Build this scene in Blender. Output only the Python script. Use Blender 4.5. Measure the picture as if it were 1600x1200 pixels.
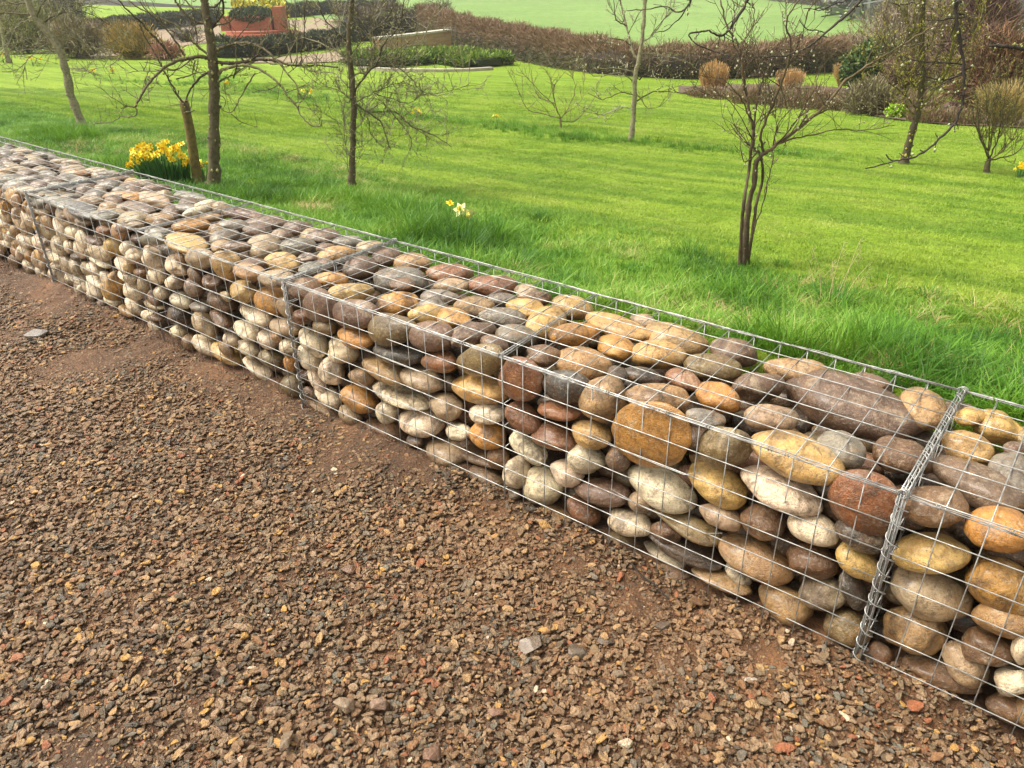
import bpy, bmesh, math, random
import numpy as np
from mathutils import Vector
random.seed(7); rng = np.random.default_rng(7)
for o in list(bpy.data.objects): bpy.data.objects.remove(o)
SC = bpy.context.scene; COL = SC.collection
R = math.radians

# ------------------------------------------------------------------ camera, light, exposure
CAM = np.array([1.1631, -1.4430, 1.4389]); ROT = (1.0694114, 0.0146612, 0.6673154); FPX = 1200.1
cd = bpy.data.cameras.new('camera'); cd.sensor_width = 36; cd.lens = FPX / 1600 * 36
cd.clip_start = 0.02; cd.clip_end = 3000
co = bpy.data.objects.new('camera', cd); COL.objects.link(co); co.location = CAM; co.rotation_euler = ROT
SC.camera = co
SUN_EL, SUN_AZ = R(55), R(-120)       # azimuth: direction the light comes from, measured from +Y towards +X
W = bpy.data.worlds.new('World'); SC.world = W; W.use_nodes = True
nt = W.node_tree; nt.nodes.clear()
sky = nt.nodes.new('ShaderNodeTexSky'); sky.sky_type = 'NISHITA'; sky.sun_disc = False
sky.sun_elevation = SUN_EL; sky.sun_rotation = SUN_AZ; sky.air_density = 1.0; sky.dust_density = 4.0; sky.ozone_density = 1.0
hs = nt.nodes.new('ShaderNodeHueSaturation'); hs.inputs['Saturation'].default_value = 0.22
bg = nt.nodes.new('ShaderNodeBackground'); bg.inputs[1].default_value = 0.145
wo = nt.nodes.new('ShaderNodeOutputWorld')
nt.links.new(sky.outputs[0], hs.inputs['Color']); wm = nt.nodes.new('ShaderNodeMix'); wm.data_type = 'RGBA'; wm.blend_type = 'MULTIPLY'; wm.inputs[0].default_value = 1; wm.inputs[7].default_value = (1, .955, .85, 1)
nt.links.new(hs.outputs[0], wm.inputs[6]); nt.links.new(wm.outputs[2], bg.inputs[0]); nt.links.new(bg.outputs[0], wo.inputs[0])
sl = bpy.data.lights.new('sun', 'SUN'); sl.energy = 2.0; sl.angle = R(28); sl.color = (1, 0.96, 0.88)
so = bpy.data.objects.new('sun', sl); COL.objects.link(so)
sd = Vector((math.sin(SUN_AZ) * math.cos(SUN_EL), math.cos(SUN_AZ) * math.cos(SUN_EL), math.sin(SUN_EL)))
so.rotation_euler = sd.to_track_quat('Z', 'Y').to_euler(); so.location = (0, 0, 30)
SC.view_settings.view_transform = 'Standard'; SC.view_settings.look = 'None'
SC.view_settings.exposure = 1.26; SC.view_settings.gamma = 1
SC.render.resolution_x = 1024; SC.render.resolution_y = 768
SC.cycles.max_bounces = 5; SC.cycles.diffuse_bounces = 3; SC.cycles.glossy_bounces = 2; SC.cycles.transmission_bounces = 2

# ------------------------------------------------------------------ picture <-> world helpers
def rotm(rx, ry, rz):
    c, s = math.cos, math.sin
    X = np.array([[1,0,0],[0,c(rx),-s(rx)],[0,s(rx),c(rx)]]); Y = np.array([[c(ry),0,s(ry)],[0,1,0],[-s(ry),0,c(ry)]]); Z = np.array([[c(rz),-s(rz),0],[s(rz),c(rz),0],[0,0,1]])
    return Z @ Y @ X
RM = rotm(*ROT)
FWD = np.array([-math.sin(ROT[2]), math.cos(ROT[2]), 0.0]); RGT = np.array([math.cos(ROT[2]), math.sin(ROT[2]), 0.0]); UP = np.array([0, 0, 1.0])
def ray(u, v):
    d = RM @ np.array([(u - 800) / FPX, -(v - 600) / FPX, -1.0]); return d
def proj(P):
    q = RM.T @ (np.asarray(P, float) - CAM); return np.array([800 + FPX * q[0] / -q[2], 600 - FPX * q[1] / -q[2]])
def on_plane(u, v, axis, val):
    d = ray(u, v); t = (val - CAM[axis]) / d[axis]; return CAM + d * t
TD = np.array([-math.sin(R(20)), math.cos(R(20))])
def terrain(x, y):
    t = x * TD[0] + y * TD[1]
    s = np.clip((t - 0.5), 0, None)
    z = 0.37 - 2.6 * (1 - np.exp(-s * 0.105 / 2.6))
    z = z + 0.035 * np.sin(x * 0.9 + 1.3) * np.sin(y * 0.7 + .4) * np.clip(s / 4, 0, 1)
    z = z + np.clip(t - 120, 0, None) * 0.14 * np.clip((t - 120) / 60, 0, 1)
    return z
def ground_at(u, v, tmax=400):
    d = ray(u, v); t = 1.5
    for i in range(4000):
        p = CAM + d * t
        if p[2] < terrain(p[0], p[1]): break
        t *= 1.004
        if t > tmax: break
    lo, hi = t / 1.004, t
    for i in range(20):
        m = (lo + hi) / 2; p = CAM + d * m
        if p[2] < terrain(p[0], p[1]): hi = m
        else: lo = m
    return CAM + d * hi
def depth_of(p): return float((np.asarray(p) - CAM) @ FWD)
def at_depth(u, v, D):
    d = ray(u, v); return CAM + d * (D / (d @ FWD))

# ------------------------------------------------------------------ object helpers
def tag(o, label=None, cat=None, group=None, kind=None):
    if label: o['label'] = label
    if cat: o['category'] = cat
    if group: o['group'] = group
    if kind: o['kind'] = kind
    return o
def empty(name, loc, label, cat, group=None):
    o = bpy.data.objects.new(name, None); COL.objects.link(o); o.location = [float(a) for a in loc]; o.empty_display_size = 0.1
    return tag(o, label, cat, group)
def mesh_np(name, V, F, mats, smooth=True, col=None, mi=None):
    """V (n,3); F (m,k) uniform polygons or list of arrays"""
    me = bpy.data.meshes.new(name)
    Fs = F if isinstance(F, list) else [F]
    Fs = [np.asarray(f, dtype=np.int32) for f in Fs if len(f)]
    V = np.asarray(V, dtype=np.float32)
    me.vertices.add(len(V)); me.vertices.foreach_set('co', V.ravel())
    loops = np.concatenate([f.ravel() for f in Fs]); tot = np.concatenate([np.full(len(f), f.shape[1], np.int32) for f in Fs])
    st = np.concatenate([[0], np.cumsum(tot)[:-1]]).astype(np.int32)
    me.loops.add(len(loops)); me.loops.foreach_set('vertex_index', loops)
    me.polygons.add(len(tot)); me.polygons.foreach_set('loop_start', st); me.polygons.foreach_set('loop_total', tot)
    me.polygons.foreach_set('use_smooth', np.full(len(tot), smooth))
    for m in (mats if isinstance(mats, (list, tuple)) else [mats]): me.materials.append(m)
    if mi is not None: me.polygons.foreach_set('material_index', np.asarray(mi, np.int32))
    if col is not None:
        a = me.color_attributes.new('tint', 'FLOAT_COLOR', 'POINT'); c = np.ones((len(V), 4), np.float32); c[:, :3] = col; a.data.foreach_set('color', c.ravel())
    me.update(calc_edges=True); me.validate()
    return me
def link(name, me, parent=None, loc=None):
    o = bpy.data.objects.new(name, me); COL.objects.link(o)
    if parent is not None:
        o.parent = parent
    if loc is not None: o.location = [float(a) for a in loc]
    return o
class MB:
    """collects numpy geometry of one mesh"""
    def __init__(s): s.V = []; s.F = {}; s.n = 0; s.C = []; s.M = {}
    def add(s, V, F, col=(1, 1, 1), mi=0):
        V = np.asarray(V, float); F = np.asarray(F, int)
        s.V.append(V); s.F.setdefault(F.shape[1], []).append(F + s.n); s.M.setdefault(F.shape[1], []).append(np.full(len(F), mi)); s.n += len(V)
        c = np.asarray(col, float); s.C.append(np.broadcast_to(c, (len(V), 3)))
    def tube(s, P, r, n=5, cap=True, col=(1, 1, 1), mi=0):
        P = np.asarray(P, float); r = np.broadcast_to(np.asarray(r, float), (len(P),))
        T = np.gradient(P, axis=0); T /= (np.linalg.norm(T, axis=1, keepdims=True) + 1e-12)
        ref = np.array([0, 0, 1.0]) if abs(T[0][2]) < 0.9 else np.array([1.0, 0, 0])
        a = np.cross(T[0], ref); a /= np.linalg.norm(a)
        A = [a]
        for i in range(1, len(P)):
            a = a - T[i] * (a @ T[i]); a /= (np.linalg.norm(a) + 1e-12); A.append(a)
        A = np.array(A); B = np.cross(T, A)
        th = np.linspace(0, 2 * np.pi, n, endpoint=False)
        V = (P[:, None] + r[:, None, None] * (A[:, None] * np.cos(th)[None, :, None] + B[:, None] * np.sin(th)[None, :, None])).reshape(-1, 3)
        i = np.arange(len(P) - 1)[:, None] * n; j = np.arange(n)[None]; k = (j + 1) % n
        F = np.stack([i + j, i + k, i + n + k, i + n + j], -1).reshape(-1, 4)
        s.add(V, F, col, mi)
        if cap:
            s.F.setdefault(n, []).append(np.array([np.arange(n)[::-1], np.arange(n) + (len(P) - 1) * n]) + s.n - len(V)); s.M.setdefault(n, []).append(np.full(2, mi))
    def box(s, c, d, rz=0, col=(1, 1, 1), mi=0, bev=0):
        x, y, z = np.array(d) / 2.0
        V = np.array([[-x,-y,-z],[x,-y,-z],[x,y,-z],[-x,y,-z],[-x,-y,z],[x,-y,z],[x,y,z],[-x,y,z]])
        c_, s_ = math.cos(rz), math.sin(rz); V = V @ np.array([[c_, s_, 0], [-s_, c_, 0], [0, 0, 1]]) + np.array(c)
        s.add(V, [[0,3,2,1],[4,5,6,7],[0,1,5,4],[1,2,6,5],[2,3,7,6],[3,0,4,7]], col, mi)
    def mesh(s, name, mats, smooth=True, org=None):
        V = np.concatenate(s.V)
        if org is not None: V = V - np.asarray(org, float)
        ks = list(s.F); Fs = [np.concatenate(s.F[k]) for k in ks]; mi = np.concatenate([np.concatenate(s.M[k]) for k in ks])
        return mesh_np(name, V, Fs, mats, smooth, np.concatenate(s.C), mi)
    def build(s, name, mats, parent=None, smooth=True, org=None):
        """parent: an Empty at org"""
        if org is None and parent is not None: org = parent.location
        o = link(name, s.mesh(name, mats, smooth, org), parent)
        if parent is None and org is not None: o.location = [float(a) for a in org]
        return o

# ------------------------------------------------------------------ materials
def mat(name):
    m = bpy.data.materials.new(name); m.use_nodes = True; n = m.node_tree; n.nodes.clear()
    out = n.nodes.new('ShaderNodeOutputMaterial'); b = n.nodes.new('ShaderNodeBsdfPrincipled'); n.links.new(b.outputs[0], out.inputs[0])
    return m, n, b
def N(n, t, **k):
    x = n.nodes.new(t)
    for a, v in k.items():
        if a.startswith('i_'): x.inputs[a[2:].replace('_', ' ')].default_value = v
        else: setattr(x, a, v)
    return x
def mixc(n, f, a, b, mode='MIX'):
    x = n.nodes.new('ShaderNodeMix'); x.data_type = 'RGBA'; x.blend_type = mode
    for s, v in ((0, f), (6, a), (7, b)):
        if hasattr(v, 'type') and hasattr(v, 'is_output'): n.links.new(v, x.inputs[s])
        else: x.inputs[s].default_value = v if s == 0 else (*v, 1) if len(v) == 3 else v
    return x.outputs[2]
def mrange(n, v, a, b, c=0.0, d=1.0):
    x = n.nodes.new('ShaderNodeMapRange'); n.links.new(v, x.inputs[0])
    x.inputs[1].default_value = a; x.inputs[2].default_value = b; x.inputs[3].default_value = c; x.inputs[4].default_value = d
    return x.outputs[0]
def noise(n, vec, scale, detail=4, rough=.55, dist=0):
    x = n.nodes.new('ShaderNodeTexNoise'); x.inputs['Scale'].default_value = scale; x.inputs['Detail'].default_value = detail; x.inputs['Roughness'].default_value = rough; x.inputs['Distortion'].default_value = dist
    if vec is not None: n.links.new(vec, x.inputs['Vector'])
    return x.outputs[0]
def mathn(n, op, a, b=0.0):
    x = n.nodes.new('ShaderNodeMath'); x.operation = op
    for i, v in enumerate((a, b)):
        if hasattr(v, 'is_output'): n.links.new(v, x.inputs[i])
        else: x.inputs[i].default_value = v
    return x.outputs[0]
def bump(n, b, h, strength, dist):
    x = n.nodes.new('ShaderNodeBump'); x.inputs['Strength'].default_value = strength; x.inputs['Distance'].default_value = dist
    n.links.new(h, x.inputs['Height']); n.links.new(x.outputs[0], b.inputs['Normal'])
def cobble_mat(name, attr):
    m, n, b = mat(name)
    tc = N(n, 'ShaderNodeTexCoord'); oi = N(n, 'ShaderNodeObjectInfo')
    if attr:
        at = N(n, 'ShaderNodeAttribute', attribute_name='tint'); base = at.outputs[0]; ge = N(n, 'ShaderNodeNewGeometry'); rnd = ge.outputs['Random Per Island']
    else: base = oi.outputs['Color']; rnd = oi.outputs['Random']
    off = N(n, 'ShaderNodeVectorMath', operation='SCALE'); cmb = N(n, 'ShaderNodeCombineXYZ'); add = N(n, 'ShaderNodeVectorMath', operation='ADD')
    for i in range(3): n.links.new(mathn(n, 'MULTIPLY', rnd, 37.0 + 21 * i), cmb.inputs[i])
    n.links.new(tc.outputs['Object'], add.inputs[0]); n.links.new(cmb.outputs[0], add.inputs[1]); vec = add.outputs[0]
    n1 = noise(n, vec, 11, 5, .62, .8); n2 = noise(n, vec, 55, 5, .65); n3 = noise(n, vec, 260, 3, .6)
    # large patches of darker, browner rind
    c = mixc(n, mathn(n, 'MULTIPLY', mrange(n, n1, .48, .62), mrange(n, rnd, .2, .8, .25, 1)), base, mixc(n, .78, base, (.075, .038, .016)))
    c = mixc(n, mrange(n, n1, .44, .34, 0, .6), c, mixc(n, .6, base, (.62, .50, .33)))
    n5 = noise(n, vec, 17, 7, .7, 1.6); c = mixc(n, mathn(n, 'MULTIPLY', mrange(n, n5, .535, .60), mrange(n, rnd, 0, 1, .75, .1)), c, mixc(n, .78, c, (.30, .135, .03)))
    n6 = noise(n, vec, 23, 8, .75, 1.2); c = mixc(n, mrange(n, n6, .54, .585, 0, .6), c, mixc(n, .75, c, (.06, .035, .02)))
    c = mixc(n, mrange(n, n2, .42, .7, 0, .55), c, mixc(n, .55, c, (.06, .04, .025)))
    c = mixc(n, mrange(n, n3, .63, .74, 0, .35), c, (.62, .54, .40))
    c = mixc(n, mrange(n, n3, .42, .30, 0, .8), c, (.025, .018, .012))
    n4 = noise(n, vec, 130, 6, .75, .5); c = mixc(n, mrange(n, n4, .50, .66, 0, .5), c, mixc(n, .6, c, (.03, .02, .012))); c = mixc(n, mrange(n, n4, .48, .36, 0, .3), c, (.55, .46, .33))
    # faint veins
    w = N(n, 'ShaderNodeTexWave'); w.inputs['Scale'].default_value = 5; w.inputs['Distortion'].default_value = 9; w.inputs['Detail'].default_value = 4; w.inputs['Detail Scale'].default_value = 1.4
    n.links.new(vec, w.inputs['Vector'])
    f = mathn(n, 'MULTIPLY', mrange(n, w.outputs['Fac'], .965, 1.0, 0, .45), mrange(n, rnd, .6, .75))
    c = mixc(n, f, c, (.08, .05, .035))
    # soil splashed up at the foot of the wall
    ge2 = N(n, 'ShaderNodeNewGeometry'); sp = N(n, 'ShaderNodeSeparateXYZ'); n.links.new(ge2.outputs['Position'], sp.inputs[0])
    zz = mathn(n, 'ADD', sp.outputs[2], mathn(n, 'MULTIPLY', noise(n, tc.outputs['Object'], 30, 3), .08))
    c = mixc(n, mrange(n, zz, .13, .05, 0, .65), c, (.10, .058, .03))
    n.links.new(c, b.inputs['Base Color'])
    n.links.new(mrange(n, n2, .3, .7, .26, .5), b.inputs['Roughness']); b.inputs['Specular IOR Level'].default_value = .5; b.inputs['Coat Weight'].default_value = .4; b.inputs['Coat Roughness'].default_value = .22; b.inputs['Coat IOR'].default_value = 1.35
    h = mathn(n, 'ADD', mathn(n, 'MULTIPLY', n2, .8), mathn(n, 'ADD', mathn(n, 'MULTIPLY', n3, .5), mathn(n, 'MULTIPLY', n6, .8))); bump(n, b, h, .7, .008)
    return m
M = {}
M['cobble'] = cobble_mat('river_cobble', False); M['cobble_fill'] = cobble_mat('river_cobble_fill', True)
m, n, b = mat('galvanised_wire'); tc = N(n, 'ShaderNodeTexCoord')
nn = noise(n, tc.outputs['Object'], 40, 4)
n.links.new(mixc(n, mrange(n, nn, .4, .7), (.40, .40, .385), (.17, .17, .16)), b.inputs['Base Color']); b.inputs['Metallic'].default_value = .45
n.links.new(mrange(n, nn, .3, .7, .32, .5), b.inputs['Roughness']); M['wire'] = m

def ground_mat():
    m, n, b = mat('wet_brown_soil'); tc = N(n, 'ShaderNodeTexCoord'); v = tc.outputs['Object']
    a = noise(n, v, 1.6, 4, .6); c1 = noise(n, v, 22, 6, .7); c2 = noise(n, v, 160, 4, .7)
    c = mixc(n, mrange(n, a, .35, .65), (.095, .046, .021), (.27, .125, .052))
    c = mixc(n, mrange(n, c1, .4, .68, 0, .75), c, (.035, .019, .010))
    c = mixc(n, mrange(n, c2, .55, .72, 0, .6), c, (.27, .17, .10))
    n.links.new(c, b.inputs['Base Color']); n.links.new(mrange(n, c1, .3, .7, .45, .8), b.inputs['Roughness'])
    h = mathn(n, 'ADD', c1, mathn(n, 'MULTIPLY', c2, .5)); bump(n, b, h, 1, .03)
    return m
M['soil'] = ground_mat()
def chip_mat():
    m, n, b = mat('gravel_chip'); oi = N(n, 'ShaderNodeObjectInfo'); tc = N(n, 'ShaderNodeTexCoord')
    cr = N(n, 'ShaderNodeValToRGB'); cr.color_ramp.interpolation = 'CONSTANT'; e = cr.color_ramp.elements
    pal = [(0, (0.214, 0.120, 0.057)), (.16, (0.275, 0.178, 0.101)), (.30, (0.143, 0.081, 0.042)), (.42, (0.326, 0.211, 0.120)), (.54, (0.117, 0.081, 0.046)), (.63, (0.204, 0.140, 0.078)), (.70, (0.255, 0.125, 0.055)), (.78, (0.076, 0.059, 0.042)), (.83, (0.408, 0.249, 0.111)), (.885, (0.306, 0.106, 0.046)), (.91, (0.490, 0.269, 0.074)), (.935, (0.153, 0.135, 0.101)), (.993, (0.632, 0.509, 0.351))]
    e[0].position = 0; e[0].color = (*pal[0][1], 1); e[1].position = pal[1][0]; e[1].color = (*pal[1][1], 1)
    for p, c in pal[2:]:
        x = e.new(p); x.color = (*c, 1)
    n.links.new(oi.outputs['Random'], cr.inputs[0])
    k = noise(n, tc.outputs['Object'], 1.6, 4, .6)
    ge = N(n, 'ShaderNodeNewGeometry'); patch = noise(n, ge.outputs['Position'], 2.2, 3, .55)
    c = mixc(n, mrange(n, k, .38, .68, 0, .6), cr.outputs[0], mixc(n, .6, cr.outputs[0], (.05, .035, .02)))
    c = mixc(n, mrange(n, patch, .46, .7, .0, .45), c, (.30, .17, .085))
    n.links.new(c, b.inputs['Base Color']); b.inputs['Roughness'].default_value = .42; b.inputs['Specular IOR Level'].default_value = .5
    bump(n, b, k, .5, .15)
    return m
M['chip'] = chip_mat()

def lawn_mat():
    m, n, b = mat('mown_lawn'); tc = N(n, 'ShaderNodeTexCoord'); v = tc.outputs['Object']
    mp = N(n, 'ShaderNodeMapping'); mp.inputs['Scale'].default_value = (.10, 1, 1); mp.inputs['Rotation'].default_value = (0, 0, R(3)); n.links.new(v, mp.inputs['Vector'])
    s1 = noise(n, mp.outputs[0], 3.2, 5, .65, .3); s2 = noise(n, v, .35, 4, .6); s3 = noise(n, v, 26, 5, .75); s4 = noise(n, v, 4.5, 5, .7)
    c = mixc(n, mrange(n, s2, .35, .65), (.195, .305, .02), (.26, .365, .035))
    c = mixc(n, mrange(n, s1, .48, .60, 0, .8), c, (.11, .21, .014))
    mp2 = N(n, 'ShaderNodeMapping'); mp2.inputs['Scale'].default_value = (.16, 1, 1); mp2.inputs['Rotation'].default_value = (0, 0, R(-4)); n.links.new(v, mp2.inputs['Vector'])
    s5 = noise(n, mp2.outputs[0], 15, 5, .75, .4); c = mixc(n, mrange(n, s5, .50, .64, 0, .6), c, (.10, .18, .014))
    c = mixc(n, mrange(n, s4, .55, .75, 0, .5), c, (.36, .36, .07))
    c = mixc(n, mrange(n, s3, .48, .70, 0, .75), c, (.09, .15, .015))
    n.links.new(c, b.inputs['Base Color']); b.inputs['Roughness'].default_value = .85; b.inputs['Specular IOR Level'].default_value = .15
    bump(n, b, mathn(n, 'ADD', s3, s1), .8, .06)
    return m
M['lawn'] = lawn_mat()
def field_mat():
    m, n, b = mat('pasture'); tc = N(n, 'ShaderNodeTexCoord'); v = tc.outputs['Object']
    a = noise(n, v, .06, 4, .6); c1 = noise(n, v, .16, 8, .8, .6); c2 = noise(n, v, 2.2, 6, .8)
    c = mixc(n, mrange(n, a, .35, .65), (.11, .215, .033), (.16, .27, .055))
    c = mixc(n, mrange(n, c1, .5, .7, 0, .6), c, (.09, .15, .04)); c = mixc(n, mrange(n, c2, .5, .68, 0, .6), c, (.26, .27, .11)); c = mixc(n, mrange(n, c2, .48, .36, 0, .6), c, (.07, .13, .03))
    n.links.new(c, b.inputs['Base Color']); b.inputs['Roughness'].default_value = .9; bump(n, b, c2, .5, .3)
    return m
M['field'] = field_mat()
def grass_mat(name, ramp, spec=.25, trans=True, patchc=None):
    m, n, b = mat(name); oi = N(n, 'ShaderNodeObjectInfo'); ge = N(n, 'ShaderNodeNewGeometry')
    cr = N(n, 'ShaderNodeValToRGB'); e = cr.color_ramp.elements
    e[0].position = ramp[0][0]; e[0].color = (*ramp[0][1], 1); e[1].position = ramp[1][0]; e[1].color = (*ramp[1][1], 1)
    for p, c in ramp[2:]:
        x = e.new(p); x.color = (*c, 1)
    k = noise(n, ge.outputs['Position'], 1.7, 4, .6)
    f = mathn(n, 'ADD', mathn(n, 'MULTIPLY', oi.outputs['Random'], .30), mathn(n, 'MULTIPLY', mrange(n, k, .36, .64), .50))
    f = mathn(n, 'ADD', f, mathn(n, 'MULTIPLY', ge.outputs['Random Per Island'], .2))
    n.links.new(f, cr.inputs[0]); c = cr.outputs[0]
    if patchc is not None:
        mp = N(n, 'ShaderNodeMapping'); mp.inputs['Scale'].default_value = (.10, 1, 1); mp.inputs['Rotation'].default_value = (0, 0, R(3)); n.links.new(ge.outputs['Position'], mp.inputs['Vector'])
        s1 = noise(n, mp.outputs[0], 3.2, 5, .65, .3); c = mixc(n, mrange(n, s1, .47, .57, 0, .8), c, patchc); s5 = noise(n, mp.outputs[0], 13, 5, .75, .4); c = mixc(n, mrange(n, s5, .50, .62, 0, .6), c, patchc); s6 = noise(n, ge.outputs['Position'], 2.6, 6, .7); c = mixc(n, mrange(n, s6, .54, .68, 0, .6), c, (.33, .33, .09)); c = mixc(n, mrange(n, s6, .42, .32, 0, .5), c, (.07, .15, .015))
    n.links.new(c, b.inputs['Base Color']); b.inputs['Roughness'].default_value = .5; b.inputs['Specular IOR Level'].default_value = spec
    if trans:
        tr = N(n, 'ShaderNodeBsdfTranslucent'); n.links.new(mixc(n, .35, c, (.25, .45, .03)), tr.inputs[0]); mx = N(n, 'ShaderNodeMixShader'); mx.inputs[0].default_value = .3
        out = [x for x in n.nodes if x.type == 'OUTPUT_MATERIAL'][0]
        n.links.new(b.outputs[0], mx.inputs[1]); n.links.new(tr.outputs[0], mx.inputs[2]); n.links.new(mx.outputs[0], out.inputs[0])
    return m
M['g_long'] = grass_mat('long_grass_blade', [(.0, (.018, .07, .006)), (.28, (.045, .135, .010)), (.5, (.105, .25, .02)), (.72, (.185, .335, .035)), (.85, (.29, .39, .08)), (.93, (.46, .42, .18))])
M['g_short'] = grass_mat('mown_grass_blade', [(.0, (.12, .215, .012)), (.35, (.205, .32, .022)), (.65, (.29, .395, .04)), (.9, (.40, .42, .11))], patchc=(.095, .195, .012))
M['g_dark'] = grass_mat('tussock_blade', [(.0, (.014, .055, .006)), (.4, (.035, .12, .010)), (.75, (.07, .19, .016)), (.95, (.30, .30, .10))])
M['g_dead'] = grass_mat('dead_grass_blade', [(.0, (.30, .20, .06)), (1, (.50, .40, .20))], trans=False)
def tint_mat(name, rough=.7, spec=.25, bs=60, bstr=.5, bd=.003, var=.35):
    m, n, b = mat(name); at = N(n, 'ShaderNodeAttribute', attribute_name='tint'); tc = N(n, 'ShaderNodeTexCoord')
    k = noise(n, tc.outputs['Object'], bs, 5, .65)
    c = mixc(n, mrange(n, k, .42, .68, 0, var), at.outputs[0], mixc(n, .8, at.outputs[0], (.02, .015, .01)))
    n.links.new(c, b.inputs['Base Color']); b.inputs['Roughness'].default_value = rough; b.inputs['Specular IOR Level'].default_value = spec; bump(n, b, k, bstr, bd)
    return m
M['bark'] = tint_mat('bark', .75, .2, 45, .8, .006, .7); M['leaf'] = tint_mat('leaf', .55, .3, 30, .2, .002, .2); M['petal'] = tint_mat('petal', .5, .3, 30, .1, .001, .05)
M['stone_trim'] = tint_mat('weathered_masonry', .8, .2, 8, .6, .02, .4)
def brick_mat():
    m, n, b = mat('brickwork'); tc = N(n, 'ShaderNodeTexCoord'); at = N(n, 'ShaderNodeAttribute', attribute_name='tint')
    mp = N(n, 'ShaderNodeMapping'); mp.inputs['Rotation'].default_value = (R(90), 0, 0); n.links.new(tc.outputs['Object'], mp.inputs['Vector'])
    br = N(n, 'ShaderNodeTexBrick'); br.inputs['Scale'].default_value = 4.4; br.inputs['Mortar Size'].default_value = .02
    n.links.new(mp.outputs[0], br.inputs['Vector']); n.links.new(at.outputs[0], br.inputs['Color1']); n.links.new(mixc(n, .35, at.outputs[0], (.1, .05, .03)), br.inputs['Color2']); br.inputs['Mortar'].default_value = (.35, .28, .2, 1)
    n.links.new(br.outputs[0], b.inputs['Base Color']); b.inputs['Roughness'].default_value = .85
    return m
M['brick'] = brick_mat()

# ------------------------------------------------------------------ setting: gravel ground, lawn, far field
def grid(xs, ys, zf):
    X, Y = np.meshgrid(xs, ys); Z = zf(X, Y); V = np.stack([X, Y, Z], -1).reshape(-1, 3)
    nx, ny = len(xs), len(ys); i = np.arange(ny - 1)[:, None] * nx; j = np.arange(nx - 1)[None]
    F = np.stack([i + j, i + j + 1, i + nx + j + 1, i + nx + j], -1).reshape(-1, 4)
    return V, F
class Lump:
    def __init__(s, seed, k=14, sc=1.0):
        r = np.random.default_rng(seed); s.k = r.normal(size=(k, 2)) * sc; s.p = r.uniform(0, 6.28, k); s.a = 1 / np.sqrt(k)
    def __call__(s, x, y): return sum(np.sin(x * k[0] + y * k[1] + p) for k, p in zip(s.k, s.p)) * s.a
l1, l2, l3 = Lump(1, 14, 3.2), Lump(2, 14, 11), Lump(3, 16, 40)
def gz(x, y):
    e = np.exp(-np.abs(np.minimum(y, 0)) / .10)
    return .006 * l1(x, y) + .004 * l2(x, y) + .0018 * l3(x, y) + e * (.018 + .018 * l2(x * .7 + 3, y) + .006 * l3(x, y))
V, F = grid(np.concatenate([np.linspace(-30, -5, 30)[:-1], np.linspace(-5, 2.6, 760), np.linspace(2.6, 12, 16)[1:]]), np.concatenate([np.linspace(-14, -1.9, 20)[:-1], np.linspace(-1.9, .5, 240)]), gz)
tag(link('gravel_path', mesh_np('gravel_path', V, F, M['soil'])), kind='structure')
def lz(x, y):
    return terrain(x, y) + .085 * np.exp(-np.clip(y - .53, 0, None) / .3) + .012 * l1(x * .6, y * .6) * np.clip((y - .3) * 2, 0, 1)
ys = np.concatenate([[.535, .54], .54 + np.geomspace(.03, 46, 170)]); xs = np.concatenate([-np.geomspace(110, 6, 70), np.linspace(-5.9, 6, 130), np.geomspace(6.3, 40, 25)])
V, F = grid(xs, ys, lz); V[:len(xs), 2] = -.3
tag(link('lawn', mesh_np('lawn', V, F, M['lawn'])), kind='structure')
HB = np.array([ground_at(*p)[:2] for p in [(668, 62), (703, 72), (760, 84), (850, 99), (930, 112), (1000, 119), (1080, 122), (1180, 118), (1260, 112), (1330, 106)]])
def hy(x): return np.interp(x, np.r_[-140, -60, HB[:, 0], 3, 60, 200], np.r_[62, 45, HB[:, 1], 27, 45, 60])
xs = np.concatenate([np.linspace(-520, -60, 60)[:-1], np.linspace(-60, 20, 130), np.linspace(25, 260, 40)]); ts = np.geomspace(.35, 620, 130) - .35
X, T = np.meshgrid(xs, ts); Y = hy(X) + T; V = np.stack([X, Y, terrain(X, Y) + .03], -1).reshape(-1, 3); nx = len(xs); i = np.arange(len(ts) - 1)[:, None] * nx; j = np.arange(nx - 1)[None]
tag(link('pasture', mesh_np('pasture', V, np.stack([i + j, i + j + 1, i + nx + j + 1, i + nx + j], -1).reshape(-1, 4), M['field'])), kind='structure')

# ------------------------------------------------------------------ wire cages
CELL = .0728; HT = .5; DP = .5212
SF = {3: 3.0, 2: 2.0, 1: 1.0, 0: -.0272, -1: -.9784, -2: -1.9465, -3: -2.9769, -4: -3.95, -5: -4.93, -6: -5.9, -7: -6.9}
SB = {3: 3.0, 2: 2.0, 1: 1.003, 0: -.058, -1: -.981, -2: -1.90, -3: -2.95, -4: -3.94, -5: -4.93, -6: -5.9, -7: -6.9}
WR = .00136
def wig(n, a=.0012): return np.cumsum(rng.normal(0, a, (n, 3)), 0) * .35 + rng.normal(0, a * .3, (n, 3))
def wire(mb, a, b, r=WR, k=None, sides=6, amp=.0012):
    a = np.array(a, float); b = np.array(b, float); L = np.linalg.norm(b - a); k = k or max(3, int(L / .12))
    t = np.linspace(0, 1, k)[:, None]; w = wig(k, amp); w -= w[0] * (1 - t) + w[-1] * t
    mb.tube(a + (b - a) * t + w, r, sides)
def zs_rows(): return [HT - i * CELL for i in range(7)]
def cage_cols(i0, i1, S):
    out = []
    for k in range(i0, i1):
        a, b = S[k], S[k + 1]; nn = 14 if k == 0 else 13
        out += list(np.linspace(a, b, nn, endpoint=False))
    return out + [S[i1]]
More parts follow.
